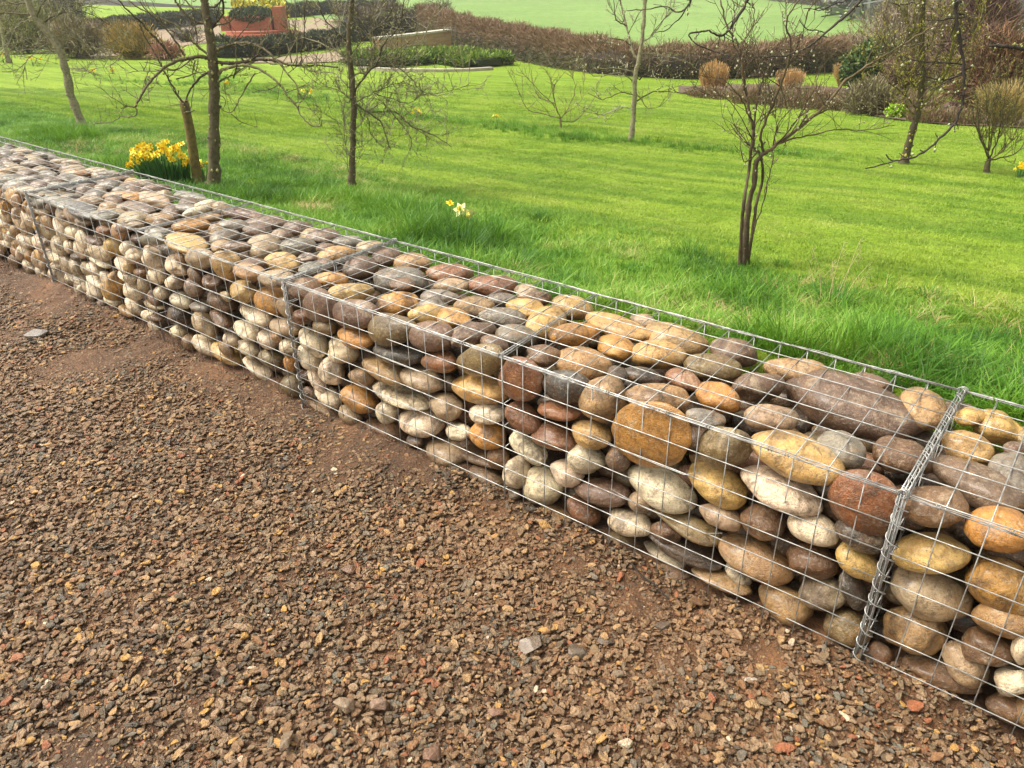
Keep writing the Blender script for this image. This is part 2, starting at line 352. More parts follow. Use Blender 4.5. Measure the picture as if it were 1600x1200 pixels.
def build_cage(i0, i1, label):
    org = np.array([SF[i0], 0, 0]); root = empty('wire_cage', org, label, 'gabion cage', 'wire cages joined end to end in the wall')
    g = .006
    xf0, xf1 = SF[i0] + g, SF[i1] - g
    # front panel
    mb = MB()
    for j, z in enumerate(zs_rows()):
        zz = z; wire(mb, (xf0, -.0045, zz), (xf1, -.0045, zz), WR * (1.1 if j == 0 else 1))
    for x in cage_cols(i0, i1, SF):
        x = min(max(x, xf0), xf1); x1 = x + rng.normal(0, .0025); wire(mb, (x, -.0008, HT + .002), (x1, -.0008, -.03), WR)
    mb.build('front_panel', M['wire'], root)
    # back panel
    mb = MB(); xb0, xb1 = SB[i0] + g, SB[i1] - g
    for j, z in enumerate(zs_rows()): wire(mb, (xb0, DP + .0045, z), (xb1, DP + .0045, z), WR * (1.1 if j == 0 else 1))
    for x in cage_cols(i0, i1, SB): wire(mb, (min(max(x, xb0), xb1), DP, HT), (x, DP, 0), WR)
    mb.build('back_panel', M['wire'], root)
    # lid
    mb = MB()
    for j in range(8):
        y = j * DP / 7; wire(mb, (xf0 + (xb0 - xf0) * j / 7, y, HT + .005), (xf1 + (xb1 - xf1) * j / 7, y, HT + .005), WR * (1.1 if j in (0, 7) else 1), amp=.0018)
    for a, b in zip(cage_cols(i0, i1, SF), cage_cols(i0, i1, SB)):
        a = min(max(a, xf0), xf1); b = min(max(b, xb0), xb1); wire(mb, (a, -.004, HT + .0015), (b, DP + .004, HT + .0015), WR * 1.05)
    mb.build('lid', M['wire'], root)
    # end panels and middle diaphragm
    def panel(name, xa, xb):
        mb = MB()
        for j in range(8): wire(mb, (xa + (xb - xa) * j / 7, j * DP / 7, HT - .002), (xa + (xb - xa) * j / 7, j * DP / 7, 0), WR)
        for z in zs_rows()[:7]: wire(mb, (xa + .003, 0, z - .003), (xb + .003, DP, z - .003), WR)
        mb.build(name, M['wire'], root)
    panel('end_panel', xf0, xb0); panel('end_panel', xf1, xb1)
    for k in range(i0 + 1, i1): panel('diaphragm', SF[k], SB[k])
    # lacing wire wound round the long top edges
    for y0, S in ((-.0045, SF), (DP + .004, SB)):
        x0, x1 = S[i0] + g, S[i1] - g; n_ = int((x1 - x0) / .009); t = np.linspace(0, 1, n_); xx = x0 + (x1 - x0) * t
        ph = np.interp(xx, np.sort(np.concatenate([[x0], rng.uniform(x0, x1, 30), [x1]])), np.cumsum(rng.uniform(1.2, 3.6, 32)))
        rr = .0030 + .0010 * np.sin(xx * 31)
        mb = MB(); mb.tube(np.stack([xx, y0 + rr * np.cos(ph), HT + .003 + rr * np.sin(ph)], 1), WR * .62, 5)
        mb.tube(np.stack([xx, y0 + rr * np.cos(ph + 2.6) * .8, HT + .003 + rr * np.sin(ph + 2.6) * .8], 1), WR * .55, 5)
        for k in range(int((x1 - x0) / .27)):
            xk = rng.uniform(x0 + .05, x1 - .05); a = np.linspace(0, 12, 26)
            mb.tube(np.stack([xk + a * .0011, y0 + .0045 * np.cos(a), HT + .003 + .0045 * np.sin(a)], 1), WR * .6, 5)
        mb.build('lacing_wire', M['wire'], root)
    # internal bracing ties that show on the face
    for k in range(i0, i1):
        for z in (HT - 4 * CELL, HT - 2 * CELL):
            mb = MB(); xa = SF[k] + rng.uniform(.2, .4)
            pts = np.array([[xa, -.007, z + .014], [xa + .05, -.008, z + .008], [xa + .1, -.008, z + .001], [xa + .2, -.0085, z + .001], [xa + .27, -.008, z + .0005], [xa + .31, -.004, z + .02]])
            mb.tube(pts + rng.normal(0, .0008, pts.shape), WR * .55, 5); mb.build('bracing_tie', M['wire'], root)
    for k in range(i0 + 1, i1):
        xa, xb = SF[k], SB[k]; mb = MB(); t = np.linspace(0, 1, 150); a = t * 60 + np.sin(t * 17) * .8; cx = xa + (xb - xa) * t
        mb.tube(np.stack([cx + .005 * np.cos(a), t * DP, HT + .005 + .004 * np.sin(a)], 1), WR * .7, 5)
        for q in (-.004, .004): wire(mb, (xa + q, -.004, HT + .006), (xb + q, DP + .004, HT + .006), WR)
        wire(mb, (xa + .004, -.005, HT), (xa + .003, -.005, -.03), WR)
        q = np.linspace(0, 20, 50); mb.tube(np.stack([xa + .008 * np.cos(q), -.004 + .003 * np.sin(q * .7), HT + .004 + .007 * np.sin(q)], 1), WR * .7, 5); mb.build('diaphragm_lacing', M['wire'], root)
    if i1 in (1, -1, -3, -5):   # coil and bundled rods at the joint with the next cage
        x = SF[i1]; mb = MB()
        for dx, dy in ((-.008, -.004), (-.003, -.007), (.003, -.006), (.008, -.003), (0, .003)):
            wire(mb, (x + dx, dy, HT + .004), (x + dx + rng.normal(0, .003), dy, -.03), WR * .95)
        mb.build('joint_rod', M['wire'], root)
        mb = MB(); a = np.linspace(0, 2 * np.pi * 11.5, 11 * 22)
        r_ = .0145
        mb.tube(np.stack([x + .004 + r_ * np.cos(a + 2.5), -.001 + .012 * np.sin(a + 2.5), HT - .012 - (HT - .01) * a / a[-1] + .003 * np.sin(a * .31)], 1), WR * .95, 6)
        mb.build('coil_binder', M['wire'], root)
        mb = MB(); xb = SB[i1]
        L = 60; t = np.linspace(0, 1, L * 3); a = t * 2 * np.pi * 10 + np.sin(t * 19) * .8
        cx = x + (xb - x) * t
        mb.tube(np.stack([cx + .009 * np.cos(a), t * DP, HT + .005 + .005 * np.sin(a)], 1), WR * .7, 5)
        mb.tube(np.stack([cx + .008 * np.cos(a + 2.4), t * DP, HT + .006 + .006 * np.sin(a + 2.4)], 1), WR * .7, 5)
        for yy in (-.004, DP):
            q = np.linspace(0, 26, 60); mb.tube(np.stack([(x if yy < .1 else xb) + .010 * np.cos(q) + .003 * np.sin(q * .4), yy + .004 * np.sin(q * .7), HT + .005 + .009 * np.sin(q)], 1), WR * .7, 5)
        for k in range(3): wire(mb, (x + (k - 1) * .006, 0, HT + .008), (xb + (k - 1) * .006, DP, HT + .008), WR)
        mb.build('seam_lacing', M['wire'], root)
    return root
build_cage(1, 3, 'galvanised wire cage of cobbles at the right edge, beyond the near coiled joint')
build_cage(-1, 1, 'galvanised wire cage of cobbles between the two coiled joints nearest the camera')
build_cage(-3, -1, 'galvanised wire cage of cobbles below the daffodil clump, third from the right')
build_cage(-5, -3, 'farthest galvanised wire cage of cobbles, cut by the left edge of the photo')

# ------------------------------------------------------------------ cobbles (traced outlines turned into solid stones lying behind the mesh)
PAL = dict(o=(.50, .225, .035), y=(.58, .35, .10), t=(.39, .22, .082), b=(.145, .066, .022), d=(.038, .025, .016), g=(.19, .17, .13), s=(.043, .046, .041),
           p=(.155, .085, .050), c=(.86, .69, .46), r=(.23, .078, .022), w=(.38, .265, .145), v=(.19, .13, .042))
CW = dict(o='ochre', y='yellowish', t='tan', b='brown', d='blackish', g='grey', s='slate', p='purplish', c='cream', r='reddish', w='beige', v='olive')
# crop: (x0, y0, zoom, [(face, cx, cy, a, b, angle, colour)])
TR = [
(760, 480, 3.636, '''T 155 165 120 78 5 g|T 340 90 115 85 -25 y|T 495 155 140 62 -8 o|T 735 110 185 70 18 y|T 725 225 115 80 20 o|T 1090 180 180 95 8 t|T 1410 255 150 80 10 p|T 965 275 150 75 5 y|T 1285 345 165 80 8 v|T 320 275 105 65 5 b|T 560 320 170 95 8 t|T 885 390 125 52 8 d|T 1115 410 105 55 20 r|T 985 515 190 85 5 t|T 1315 510 135 85 15 o|T 1245 630 125 55 8 g|T 740 385 60 60 0 d|C 205 420 125 115 60 r|C 445 445 138 95 5 s|C 655 520 135 125 10 t|C 950 740 240 172 18 o|C 1350 790 162 125 0 v|F 215 630 115 75 30 r|F 420 590 120 58 10 r|F 385 730 145 80 15 r|F 605 715 120 78 12 y|F 245 805 130 70 38 c|F 180 935 80 92 0 c|F 330 1015 122 118 0 c|F 455 930 95 75 35 c|F 575 860 122 95 10 c|F 750 855 78 88 0 p|F 655 1040 165 90 8 p|F 1010 1035 205 112 28 c|F 880 1105 75 65 0 w|F 1310 1015 182 105 27 y'''),
(1160, 540, 3.636, '''T 160 415 165 85 6 w|T 90 235 150 92 0 p|T 330 130 200 80 5 t|T 620 350 415 165 17 p|T 720 205 155 60 18 p|T 1030 360 150 110 25 t|T 550 580 155 95 20 g|T 890 625 180 105 15 b|C 290 620 268 125 20 y|C 690 890 238 185 30 r|T 1290 405 90 55 0 y|T 1470 465 155 95 15 y|T 1270 580 165 95 12 y|T 1545 590 70 45 0 p|T 1530 740 140 125 40 g|T 1330 790 305 125 28 p|C 1090 910 188 118 5 b|C 1460 1040 215 135 12 o|F 230 810 240 108 25 c|F 120 1000 130 105 20 b|F 395 1030 165 95 22 c|F 680 1080 145 85 30 d'''),
(900, 700, 5.333, '''F 1200 570 200 115 25 w|F 920 630 300 105 25 v|F 450 615 190 115 15 c|F 900 830 345 125 25 d|f 740 880 200 70 28 c|F 780 1030 195 95 10 b|F 350 780 240 100 20 v|F 1490 920 310 160 30 t|f 1340 1050 140 80 45 c|F 1230 1110 285 85 22 t'''),
(640, 640, 5.333, '''F 1450 830 170 100 38 r|F 1270 890 200 75 30 t|F 410 190 120 78 -15 c|F 650 215 148 115 20 o|F 310 360 195 110 15 w|f 620 390 220 90 15 b|F 640 560 170 90 20 b|F 50 260 85 60 0 d|F 880 700 60 45 0 s'''),
(400, 560, 6.667, '''F 365 50 85 88 0 o|F 400 290 150 130 35 v|F 810 130 145 145 0 c|F 1090 190 132 105 0 t|F 1330 110 225 120 25 t|F 640 220 155 85 55 c|F 760 400 175 100 35 c|F 680 480 165 80 25 t|F 1080 420 195 135 25 o|F 990 590 132 90 30 w|F 1370 560 125 120 0 c|F 1380 790 255 140 28 b'''),
(400, 300, 2.963, '''F 665 940 145 60 18 c|F 760 1065 112 70 10 c|F 885 995 85 62 0 w|F 1070 1020 88 55 0 c|F 1030 905 135 70 8 y|F 780 870 115 60 12 w|C 1045 780 105 75 0 v|F 850 785 78 50 0 r|F 655 740 122 58 5 s|C 640 630 112 78 -5 v|C 815 670 105 72 5 p|C 455 560 105 70 0 p|C 295 520 88 75 30 p|C 225 450 80 55 20 b|F 460 670 88 52 12 o|F 315 630 62 42 0 v|F 265 690 80 60 40 c|F 250 765 65 52 45 c|F 400 735 80 68 30 c|F 215 575 52 38 0 r|F 75 500 88 75 25 o|F 135 620 75 45 5 w|F 155 715 45 42 0 c|T 100 135 110 45 0 p|T 225 165 72 40 0 p|T 120 210 60 42 0 p|T 40 260 78 62 0 w|T 195 255 85 45 0 g|T 330 205 85 40 0 p|T 425 235 72 34 0 g|T 530 260 78 34 0 w|T 320 262 45 27 0 p|T 375 300 98 46 -5 y|T 240 310 50 34 0 p|T 120 330 97 52 5 y|T 275 360 75 38 0 g|C 95 400 80 38 0 w|T 350 405 74 35 0 o|T 485 355 82 55 -10 p|T 625 290 72 42 -15 p|T 745 325 86 52 0 t|T 440 465 112 52 -5 y|T 670 410 134 70 3 g|T 910 370 105 48 0 r|T 905 435 86 34 0 w|T 1105 430 123 54 5 r|T 660 515 96 60 0 o|T 845 490 82 40 0 g|T 1010 535 100 58 0 t|T 1145 500 72 34 0 g|T 790 570 80 48 -5 y|T 915 585 86 50 15 o|T 1245 535 102 50 12 y|T 1145 580 98 42 5 g|T 1300 490 64 34 0 b|T 1470 530 92 55 10 y|T 1000 660 106 56 -12 p'''),
(200, 380, 5.333, '''C 600 130 120 90 10 w|C 820 180 135 120 25 y|C 1000 240 140 75 12 t|F 210 130 122 98 45 t|F 60 110 82 70 0 t|F 20 205 65 70 0 t|F 410 190 122 85 25 t|F 240 270 84 74 0 c|F 400 320 96 74 0 c|F 550 370 86 76 0 p|F 700 320 86 62 0 b|F 970 400 126 95 15 y|F 780 480 147 95 20 b|F 1070 600 142 80 25 c|F 20 280 65 42 0 c|F 150 340 82 72 0 w|F 290 410 77 62 0 c|F 455 480 92 72 10 c|F 600 530 82 47 10 g|F 240 510 97 52 10 v|F 60 400 92 75 30 c|F 60 520 112 75 45 c|F 440 600 112 95 20 d|F 640 680 132 88 45 w|F 790 630 127 70 25 b|F 230 610 92 47 10 b|F 990 730 127 80 30 c|F 1170 800 97 85 0 c|F 420 740 82 57 0 t|F 650 850 122 75 30 c|F 860 800 72 57 30 c|F 1000 870 97 70 35 c|F 830 910 142 85 25 t|F 1190 950 112 80 20 v|F 1080 1040 142 70 35 t'''),
(200, 230, 6.667, '''C 590 1000 240 112 8 y|T 660 820 222 85 -3 o|T 340 760 172 80 5 t|T 300 890 152 57 0 g|T 110 640 172 75 15 p|T 250 555 212 85 10 w|T 590 640 162 57 5 g|T 640 520 182 62 8 g|T 350 430 162 60 -5 p|T 150 380 142 50 0 w|T 900 600 192 72 -22 c|T 860 730 132 52 0 t|T 1200 700 202 75 8 p|T 1090 820 162 70 0 g|T 1010 940 172 95 -8 g|T 1340 870 152 80 0 p|T 1130 1050 152 62 0 p|T 50 520 112 50 0 o|T 70 820 102 45 0 w|T 60 300 82 42 0 p|C 240 960 140 62 0 g'''),
(0, 190, 6.667, '''C 640 840 182 75 12 g|C 860 880 200 80 20 s|C 1060 940 152 70 0 g|T 1120 680 142 70 0 g|T 1290 770 232 60 0 t|T 1390 900 192 75 0 p|T 1300 580 152 55 0 t|T 780 550 162 50 0 o|T 370 460 162 60 0 p|T 850 680 162 50 -15 s|T 640 680 152 50 0 g|T 560 620 112 45 0 p|C 320 700 152 55 8 w|T 80 520 132 45 0 t|T 650 420 132 40 0 w|T 850 420 112 40 0 w|T 450 350 142 37 0 g|T 1080 500 132 40 0 w|T 1450 480 122 37 0 g|T 160 400 132 40 0 p|T 300 600 132 40 0 g|T 230 310 130 35 0 w|F 170 820 57 70 0 t|F 80 780 72 50 0 w|F 300 880 82 80 0 t|F 420 900 132 70 20 t|F 190 950 72 75 0 t|F 60 900 57 80 0 t|F 290 1090 77 110 0 c|F 440 1060 102 95 0 y|F 650 1100 127 75 50 c|F 790 1150 122 75 0 c|F 670 1000 62 42 0 b|F 870 1040 122 52 0 w|F 1080 1130 82 57 0 r|F 1290 1110 100 55 0 b'''),
(0, 340, 6.667, '''F 50 60 92 60 0 c|F 30 130 60 80 0 c|F 130 190 72 70 0 c|F 110 260 92 60 0 c|F 290 250 112 75 20 t|F 220 370 72 80 0 t|F 320 400 72 70 0 o|F 410 430 112 75 65 c|F 360 540 82 62 0 v|F 480 610 62 57 0 t|F 510 250 87 70 0 c|F 630 280 82 57 35 c|F 620 400 122 70 5 c|F 600 490 82 47 0 c|F 600 590 72 67 0 c|F 780 500 97 80 45 c|F 800 620 132 70 25 c|F 740 650 92 70 50 c|F 760 750 87 52 25 c|F 860 760 67 72 0 c|F 830 400 112 62 0 d|F 990 250 112 62 10 p|F 940 370 62 57 0 w|F 1060 440 142 75 25 c|F 1180 310 117 100 30 y|F 1330 320 92 80 0 t|F 1300 490 132 85 40 c|F 1340 620 102 62 25 c|F 1470 570 82 52 0 b|F 1400 400 102 75 20 t|F 990 530 102 70 30 c|F 1020 650 132 75 25 c|F 1210 670 107 110 0 y|F 1000 750 122 80 45 c|F 1180 860 112 70 25 t|F 1070 900 70 50 0 b|F 1330 970 102 57 25 t|F 1560 1020 82 62 0 t'''),
(1160, 850, 3.43, '''F 365 95 152 95 15 b|F 630 100 142 80 40 y|F 240 320 162 95 30 t|F 425 265 127 95 10 w|F 600 250 122 67 60 d|F 555 440 127 105 20 v|F 400 520 242 80 25 d|F 1010 45 225 115 5 y|F 1000 260 232 150 20 w|F 920 460 192 130 12 t|F 725 620 85 112 0 r|F 1080 690 242 95 22 b|F 1190 640 152 98 45 w|F 1310 560 152 90 20 b|F 1400 230 232 148 30 o|F 1400 390 190 110 15 t|F 1450 730 112 85 0 c|F 1430 880 142 90 25 b|F 1150 880 332 105 25 d|F 1500 560 60 90 0 c|F 1560 900 120 90 20 t|F 1620 600 90 90 0 b'''),
]
stones = []
for x0, y0, k, txt in TR:
    for e in txt.split('|'):
        f, cx, cy, a, b_, an, c = e.split(); c = 'cyc'[len(stones) % 3] if (c == 't' and f == 'F' and x0 < 300) else c; stones.append([f, x0 + float(cx) / k, y0 + float(cy) / k, float(a) / k, float(b_) / k, R(float(an)), c])
def fit_stone(s):
    f, u, v, a, b_, an, c = s
    ca, sa = math.cos(an), math.sin(an); Rt = np.array([[ca, -sa], [sa, ca]]); E = Rt @ np.diag([a * a, b_ * b_]) @ Rt.T
    ax = 2 if f == 'T' else 1; pi_ = [0, 1] if f == 'T' else [0, 2]
    def solve(r, extra=0):
        if f == 'T': X = on_plane(u, v, 2, HT - r - .001)
        else: X = on_plane(u, v, 1, r + .001 + extra)
        J = np.array([(proj(X + d * 1e-4) - proj(X)) / 1e-4 for d in np.eye(3)]).T
        Jp = J[:, pi_]; jd = J[:, [ax]]; Ji = np.linalg.inv(Jp)
        S = Ji @ (E - r * r * jd @ jd.T) @ Ji.T; w, U = np.linalg.eigh(S); return X, w, U
    best = None; ex = .03 if f == 'f' else 0
    for r in np.linspace(.014, .115, 60):
        X, w, U = solve(r, ex)
        if w[0] <= (.3 * r) ** 2: break
        s0, s1 = math.sqrt(w[0]), math.sqrt(w[1])
        # natural pebble: depth radius near the geometric mean of the others, never longest by much
        cost = abs(math.log(r / (s0 * .55 + s1 * .38)))
        if f == 'T': cost = abs(math.log(r / (s0 * .72)))
        if f == 'C':
            zt = X[2] + math.sqrt(w @ (U[1] ** 2)); cost = abs(zt - (HT - .002)) * 60 + cost * .35
        if best is None or cost < best[0]: best = (cost, r, X, s0, s1, U)
    _, r, X, s0, s1, U = best
    A = np.zeros((3, 3)); A[pi_, 0] = U[:, 1] * s1; A[pi_, 1] = U[:, 0] * s0; A[ax, 2] = r
    return X, A
bm = bmesh.new(); bmesh.ops.create_icosphere(bm, subdivisions=4, radius=1); SPH = np.array([v.co[:] for v in bm.verts]); SPF = np.array([[v.index for v in f.verts] for f in bm.faces]); bm.free()
bm = bmesh.new(); bmesh.ops.create_icosphere(bm, subdivisions=3, radius=1); SPH2 = np.array([v.co[:] for v in bm.verts]); SPF2 = np.array([[v.index for v in f.verts] for f in bm.faces]); bm.free()
def pebble(A, S, seed, bump_=1.0):
    r = np.random.default_rng(seed); e = r.uniform(.90, 1.0) if np.linalg.norm(A, axis=0).max() < .09 else .985
    P = np.sign(S) * np.abs(S) ** e
    P = P / np.linalg.norm(P, axis=1, keepdims=True) * (1 + .35 * (1 - e) * (np.abs(P) ** 4).sum(1, keepdims=True))* (1 / (1 + .12 * (1 - e)))
    d = np.zeros(len(S))
    for k, am in ((1.3, .05), (2.3, .035), (4.2, .013), (8, .004)):
        for i in range(3): d += am * bump_ * np.sin(S @ (r.normal(size=3) * k) + r.uniform(0, 6.28))
    if r.uniform() < .3 and np.linalg.norm(A, axis=0).max() < .075:
        for i in range(5):      # chipped, flattened faces
            n_ = r.normal(size=3); n_ /= np.linalg.norm(n_); q = S @ n_; c_ = r.uniform(.72, .9); d -= np.clip(q - c_, 0, 1) * .75
        for i in range(4): d += .006 * bump_ * np.sin(S @ (r.normal(size=3) * 14) + r.uniform(0, 6.28))
    taper = 1 + r.uniform(-.16, .16) * S[:, 0]
    P = P * (1 + d)[:, None]; P[:, 1] *= taper; P[:, 2] *= taper
    return P @ A.T
def bay_of(x): return sum(x < v for v in (SF[1], SF[0], SF[-1], SF[-2], SF[-3], SF[-4]))
BAY = ['rightmost bay', 'second bay from right', 'third bay from right', 'fourth bay from right', 'fifth bay from right', 'sixth bay from right', 'far left bay']
fits = []
for i, s in enumerate(stones):
    X, A = fit_stone(s)
    zt = X[2] + np.linalg.norm(A[2])
    if zt > HT + .004: X = X - np.array([0, 0, zt - HT - .002])
    yb = X[1] + np.linalg.norm(A[1])
    if yb > DP - .002: X = X - np.array([0, yb - DP + .002, 0])
    fits.append([s[0].upper(), X, A, s[6], i])
# far stretch: packed by relaxation where the outlines are too small to trace
def occupied(face, P, tol=.75):
    for f, X, A, c, i in fits:
        d = P - X
        if abs(d[0]) > .2 or abs(d[1]) > .2 or abs(d[2]) > .2: continue
        q = np.linalg.solve(A, d)
        if (q @ q) < (1 + tol) ** 2 * .8: return True
    return False
def try_fill(face, xr, n, size, cols):
    for _ in range(n):
        a = rng.uniform(*size); b_ = a * rng.uniform(.62, .95); r = b_ * rng.uniform(.55, .9)
        x = rng.uniform(*xr)
        if face == 'T':
            P = np.array([x, rng.uniform(a * .8, DP - a * .7), HT - r - rng.uniform(0, .014)])
            th = rng.uniform(-.5, .5); A = np.array([[math.cos(th) * a, -math.sin(th) * b_, 0], [math.sin(th) * a, math.cos(th) * b_, 0], [0, 0, r]])
        else:
            P = np.array([x, r + .002 + rng.uniform(0, .012), rng.uniform(.02, HT - b_)])
            th = rng.normal(0, .25); A = np.array([[math.cos(th) * a, -math.sin(th) * b_, 0], [0, 0, r], [math.sin(th) * a, math.cos(th) * b_, 0]])
        if not occupied(face, P): fits.append([face, P, A, rng.choice(list(cols)), 10000 + len(fits)])
try_fill('T', (-5.2, -2.2), 2600, (.045, .085), 'ggwwptp')
try_fill('F', (-4.6, -2.4), 1600, (.035, .07), 'cccctywt')
try_fill('T', (-2.2, 1.9), 260, (.035, .06), 'gwpptb')
try_fill('F', (-2.4, 1.9), 260, (.03, .05), 'ctwbb')
for x in np.arange(-4.9, 1.95, .022):      # back row standing against the rear mesh
    a = rng.uniform(.042, .075); b_ = a * rng.uniform(.6, .85); r = b_ * rng.uniform(.65, .95); P = np.array([x, DP - b_ - .004, HT - r - rng.uniform(.002, .018)])
    A = np.array([[a, 0, 0], [0, b_, 0], [0, 0, r]])
    if not any(((np.linalg.solve(f[2] * 1.0, P - f[1])) ** 2).sum() < 2.2 or (np.abs(P - f[1])[:2] < [a * .95, b_ * .9]).all() and abs(P - f[1])[2] < .08 for f in fits if abs(f[1][0] - x) < .3): fits.append(['T', P, A, rng.choice(list('twpgyb')), 20000 + len(fits)])
def keep_view(X):
    p = proj(X); q = RM.T @ (X - CAM); return -q[2] > .3 and -60 < p[0] < 1680 and -60 < p[1] < 1290
vis = []
for f in fits:
    if keep_view(f[1]):
        d = np.linalg.norm(f[1] - CAM); sz = np.sort(np.linalg.norm(f[2], axis=0)); vis.append((sz[1] * sz[2] / d ** 2, f))
vis.sort(key=lambda t: -t[0]); print('cobbles', len(vis), 'traced', len(stones))
solo = [f for _, f in vis[:300]]; rest = [f for _, f in vis[300:]]
# rows and order for the labels
def jit(c, r, lo=.86, hi=1.16):
    c = np.array(c); return np.clip(c * r.uniform(lo, hi) * r.uniform(.95, 1.05, 3), 0, 1)
ORD = ['first','second','third','fourth','fifth','sixth','seventh','eighth','ninth','tenth','eleventh','twelfth','thirteenth','fourteenth','fifteenth','sixteenth','seventeenth','eighteenth','nineteenth','twentieth'] + ['%dth' % k for k in range(21, 60)]
groups = {}
for f in solo:
    bay = bay_of(f[1][0]); row = int(np.clip((HT - f[1][2]) / .085, 0, 5)) if f[0] != 'T' else int(np.clip(f[1][1] / .105, 0, 4))
    groups.setdefault((bay, f[0] == 'T', row), []).append(f)
NEAR = {(760, 950 / 3.636): 0}
SPECIAL = {}
def spec(u, v, text):
    SPECIAL[min(range(len(stones)), key=lambda i: (stones[i][1] - u) ** 2 + (stones[i][2] - v) ** 2)] = text
spec(1021, 684, 'big smooth ochre cobble bulging at the top front edge, largest on the front')
spec(1330, 636, 'huge flat purple-brown slab, the largest stone on top of the wall')
spec(1350, 785, 'big reddish-brown cobble at the top edge just left of the near coiled joint')
spec(882, 602, 'slate-dark rounded cobble at the top front edge right of the middle diaphragm')
spec(1240, 710, 'long yellow cobble lying along the top front edge below the purple-brown slab')
spec(1113, 575, 'speckled olive-grey cobble on top of the wall beside a tan rocky one')
spec(851, 759, 'round cream cobble low on the front, right of the middle diaphragm')
spec(1526, 757, 'big flat purple-brown stone on top, right of the near coiled joint')
spec(896, 523, 'angular bright ochre rock on top, behind the middle diaphragm corner')
spec(626, 438, 'large flat grey cobble on top with a dark gap behind it')
spec(624, 617, 'long curved cream cobble on the front, left of the middle diaphragm')
for (bay, top, row), L in groups.items():
    L.sort(key=lambda f: f[1][0])
    for i, f in enumerate(L):
        A = np.linalg.norm(f[2], axis=0); size = 'big ' if A[0] > .085 else 'small ' if A[0] < .042 else ''
        shape = 'long' if A[0] / A[1] > 1.9 else 'oval' if A[0] / A[1] > 1.3 else 'round'
        lab = '%s%s %s cobble, %s from left, %s row %s, %s' % (size, shape, CW[f[3]], ORD[i], ORD[row], 'of top' if top else 'of front', BAY[bay])
        if f[4] in SPECIAL: lab = SPECIAL[f[4]]
        r = np.random.default_rng(f[4] + 5)
        me = mesh_np('cobble', pebble(f[2], SPH, f[4]), SPF, M['cobble']); o = link('cobble', me, None, f[1])
        o.color = (*jit(PAL[f[3]], r), 1)
        tag(o, lab, 'cobble', 'cobbles packed in the wire cages')
# everything smaller or deeper in the cages is one heap
mb = MB()
for f in rest:
    r = np.random.default_rng(f[4] + 5); mb.add(pebble(f[2], SPH2, f[4]) + f[1], SPF2, jit(PAL[f[3]], r))
bm = bmesh.new(); bmesh.ops.create_icosphere(bm, subdivisions=2, radius=1); S3 = np.array([v.co[:] for v in bm.verts]); F3 = np.array([[v.index for v in f.verts] for f in bm.faces]); bm.free()
cnt = 0
for x in np.arange(-6.8, 2.95, .085):
    for y in np.arange(.055, DP, .10):
        for z in np.arange(.045, HT - .03, .072):
            front = y < .1; topl = z > HT - .12
            if not (front or topl or y > DP - .12): continue
            a = rng.uniform(.045, .062); P = np.array([x + rng.normal(0, .015), y + rng.normal(0, .008), z + rng.normal(0, .008)])
            inview = -5.3 < x < 2.2
            if inview:
                if front: P[1] = max(P[1], .055) + .062
                if topl: P[2] = min(P[2], HT - .12)
            P[1] = min(P[1], DP - .042); P[2] = min(P[2], HT - .036)
            A = np.diag([a, a * .8, a * .62]) ; mb.add(pebble(A, S3, cnt) + P, F3, jit(PAL['dbbpdrvb'[cnt % 8]], rng) * .6); cnt += 1  # inner stones tinted darker, so the gaps between facing stones look shaded
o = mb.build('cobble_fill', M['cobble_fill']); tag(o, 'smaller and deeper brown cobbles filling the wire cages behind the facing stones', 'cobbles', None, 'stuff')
#@@PART2
# ------------------------------------------------------------------ scattering (stuff only)
def scatter(name, P, S, ROTS, variants, label, cat, seed=0):
    P = np.asarray(P, np.float32); n_ = len(P)
    me = bpy.data.meshes.new(name); me.vertices.add(n_); me.vertices.foreach_set('co', P.ravel())
    for nm, arr in (('scl', S), ('rot', ROTS)):
        a = me.attributes.new(nm, 'FLOAT_VECTOR', 'POINT'); a.data.foreach_set('vector', np.asarray(arr, np.float32).ravel())
    a = me.attributes.new('idx', 'INT', 'POINT'); a.data.foreach_set('value', np.random.default_rng(seed).integers(0, len(variants), n_).astype(np.int32))
    o = link(name, me)
    cl = bpy.data.collections.new(name + '_pieces')
    for k, v in enumerate(variants): cl.objects.link(bpy.data.objects.new('%s_piece_%02d' % (name, k), v))
    g = bpy.data.node_groups.new(name + '_scatter', 'GeometryNodeTree')
    g.interface.new_socket('Geometry', in_out='INPUT', socket_type='NodeSocketGeometry'); g.interface.new_socket('Geometry', in_out='OUTPUT', socket_type='NodeSocketGeometry')
    gi = g.nodes.new('NodeGroupInput'); go = g.nodes.new('NodeGroupOutput'); ip = g.nodes.new('GeometryNodeInstanceOnPoints'); ci = g.nodes.new('GeometryNodeCollectionInfo')
    ci.inputs['Collection'].default_value = cl; ci.inputs['Separate Children'].default_value = True; ci.inputs['Reset Children'].default_value = True
    def na(nm, t): x = g.nodes.new('GeometryNodeInputNamedAttribute'); x.data_type = t; x.inputs['Name'].default_value = nm; return [q for q in x.outputs if q.enabled and q.name == 'Attribute'][0]
    g.links.new(gi.outputs[0], ip.inputs['Points']); g.links.new(ci.outputs[0], ip.inputs['Instance']); ip.inputs['Pick Instance'].default_value = True
    g.links.new(na('idx', 'INT'), ip.inputs['Instance Index']); g.links.new(na('scl', 'FLOAT_VECTOR'), ip.inputs['Scale'])
    er = g.nodes.new('FunctionNodeEulerToRotation'); g.links.new(na('rot', 'FLOAT_VECTOR'), er.inputs[0]); g.links.new(er.outputs[0], ip.inputs['Rotation'])
    g.links.new(ip.outputs[0], go.inputs[0])
    md = o.modifiers.new('scatter', 'NODES'); md.node_group = g
    return tag(o, label, cat, None, 'stuff')
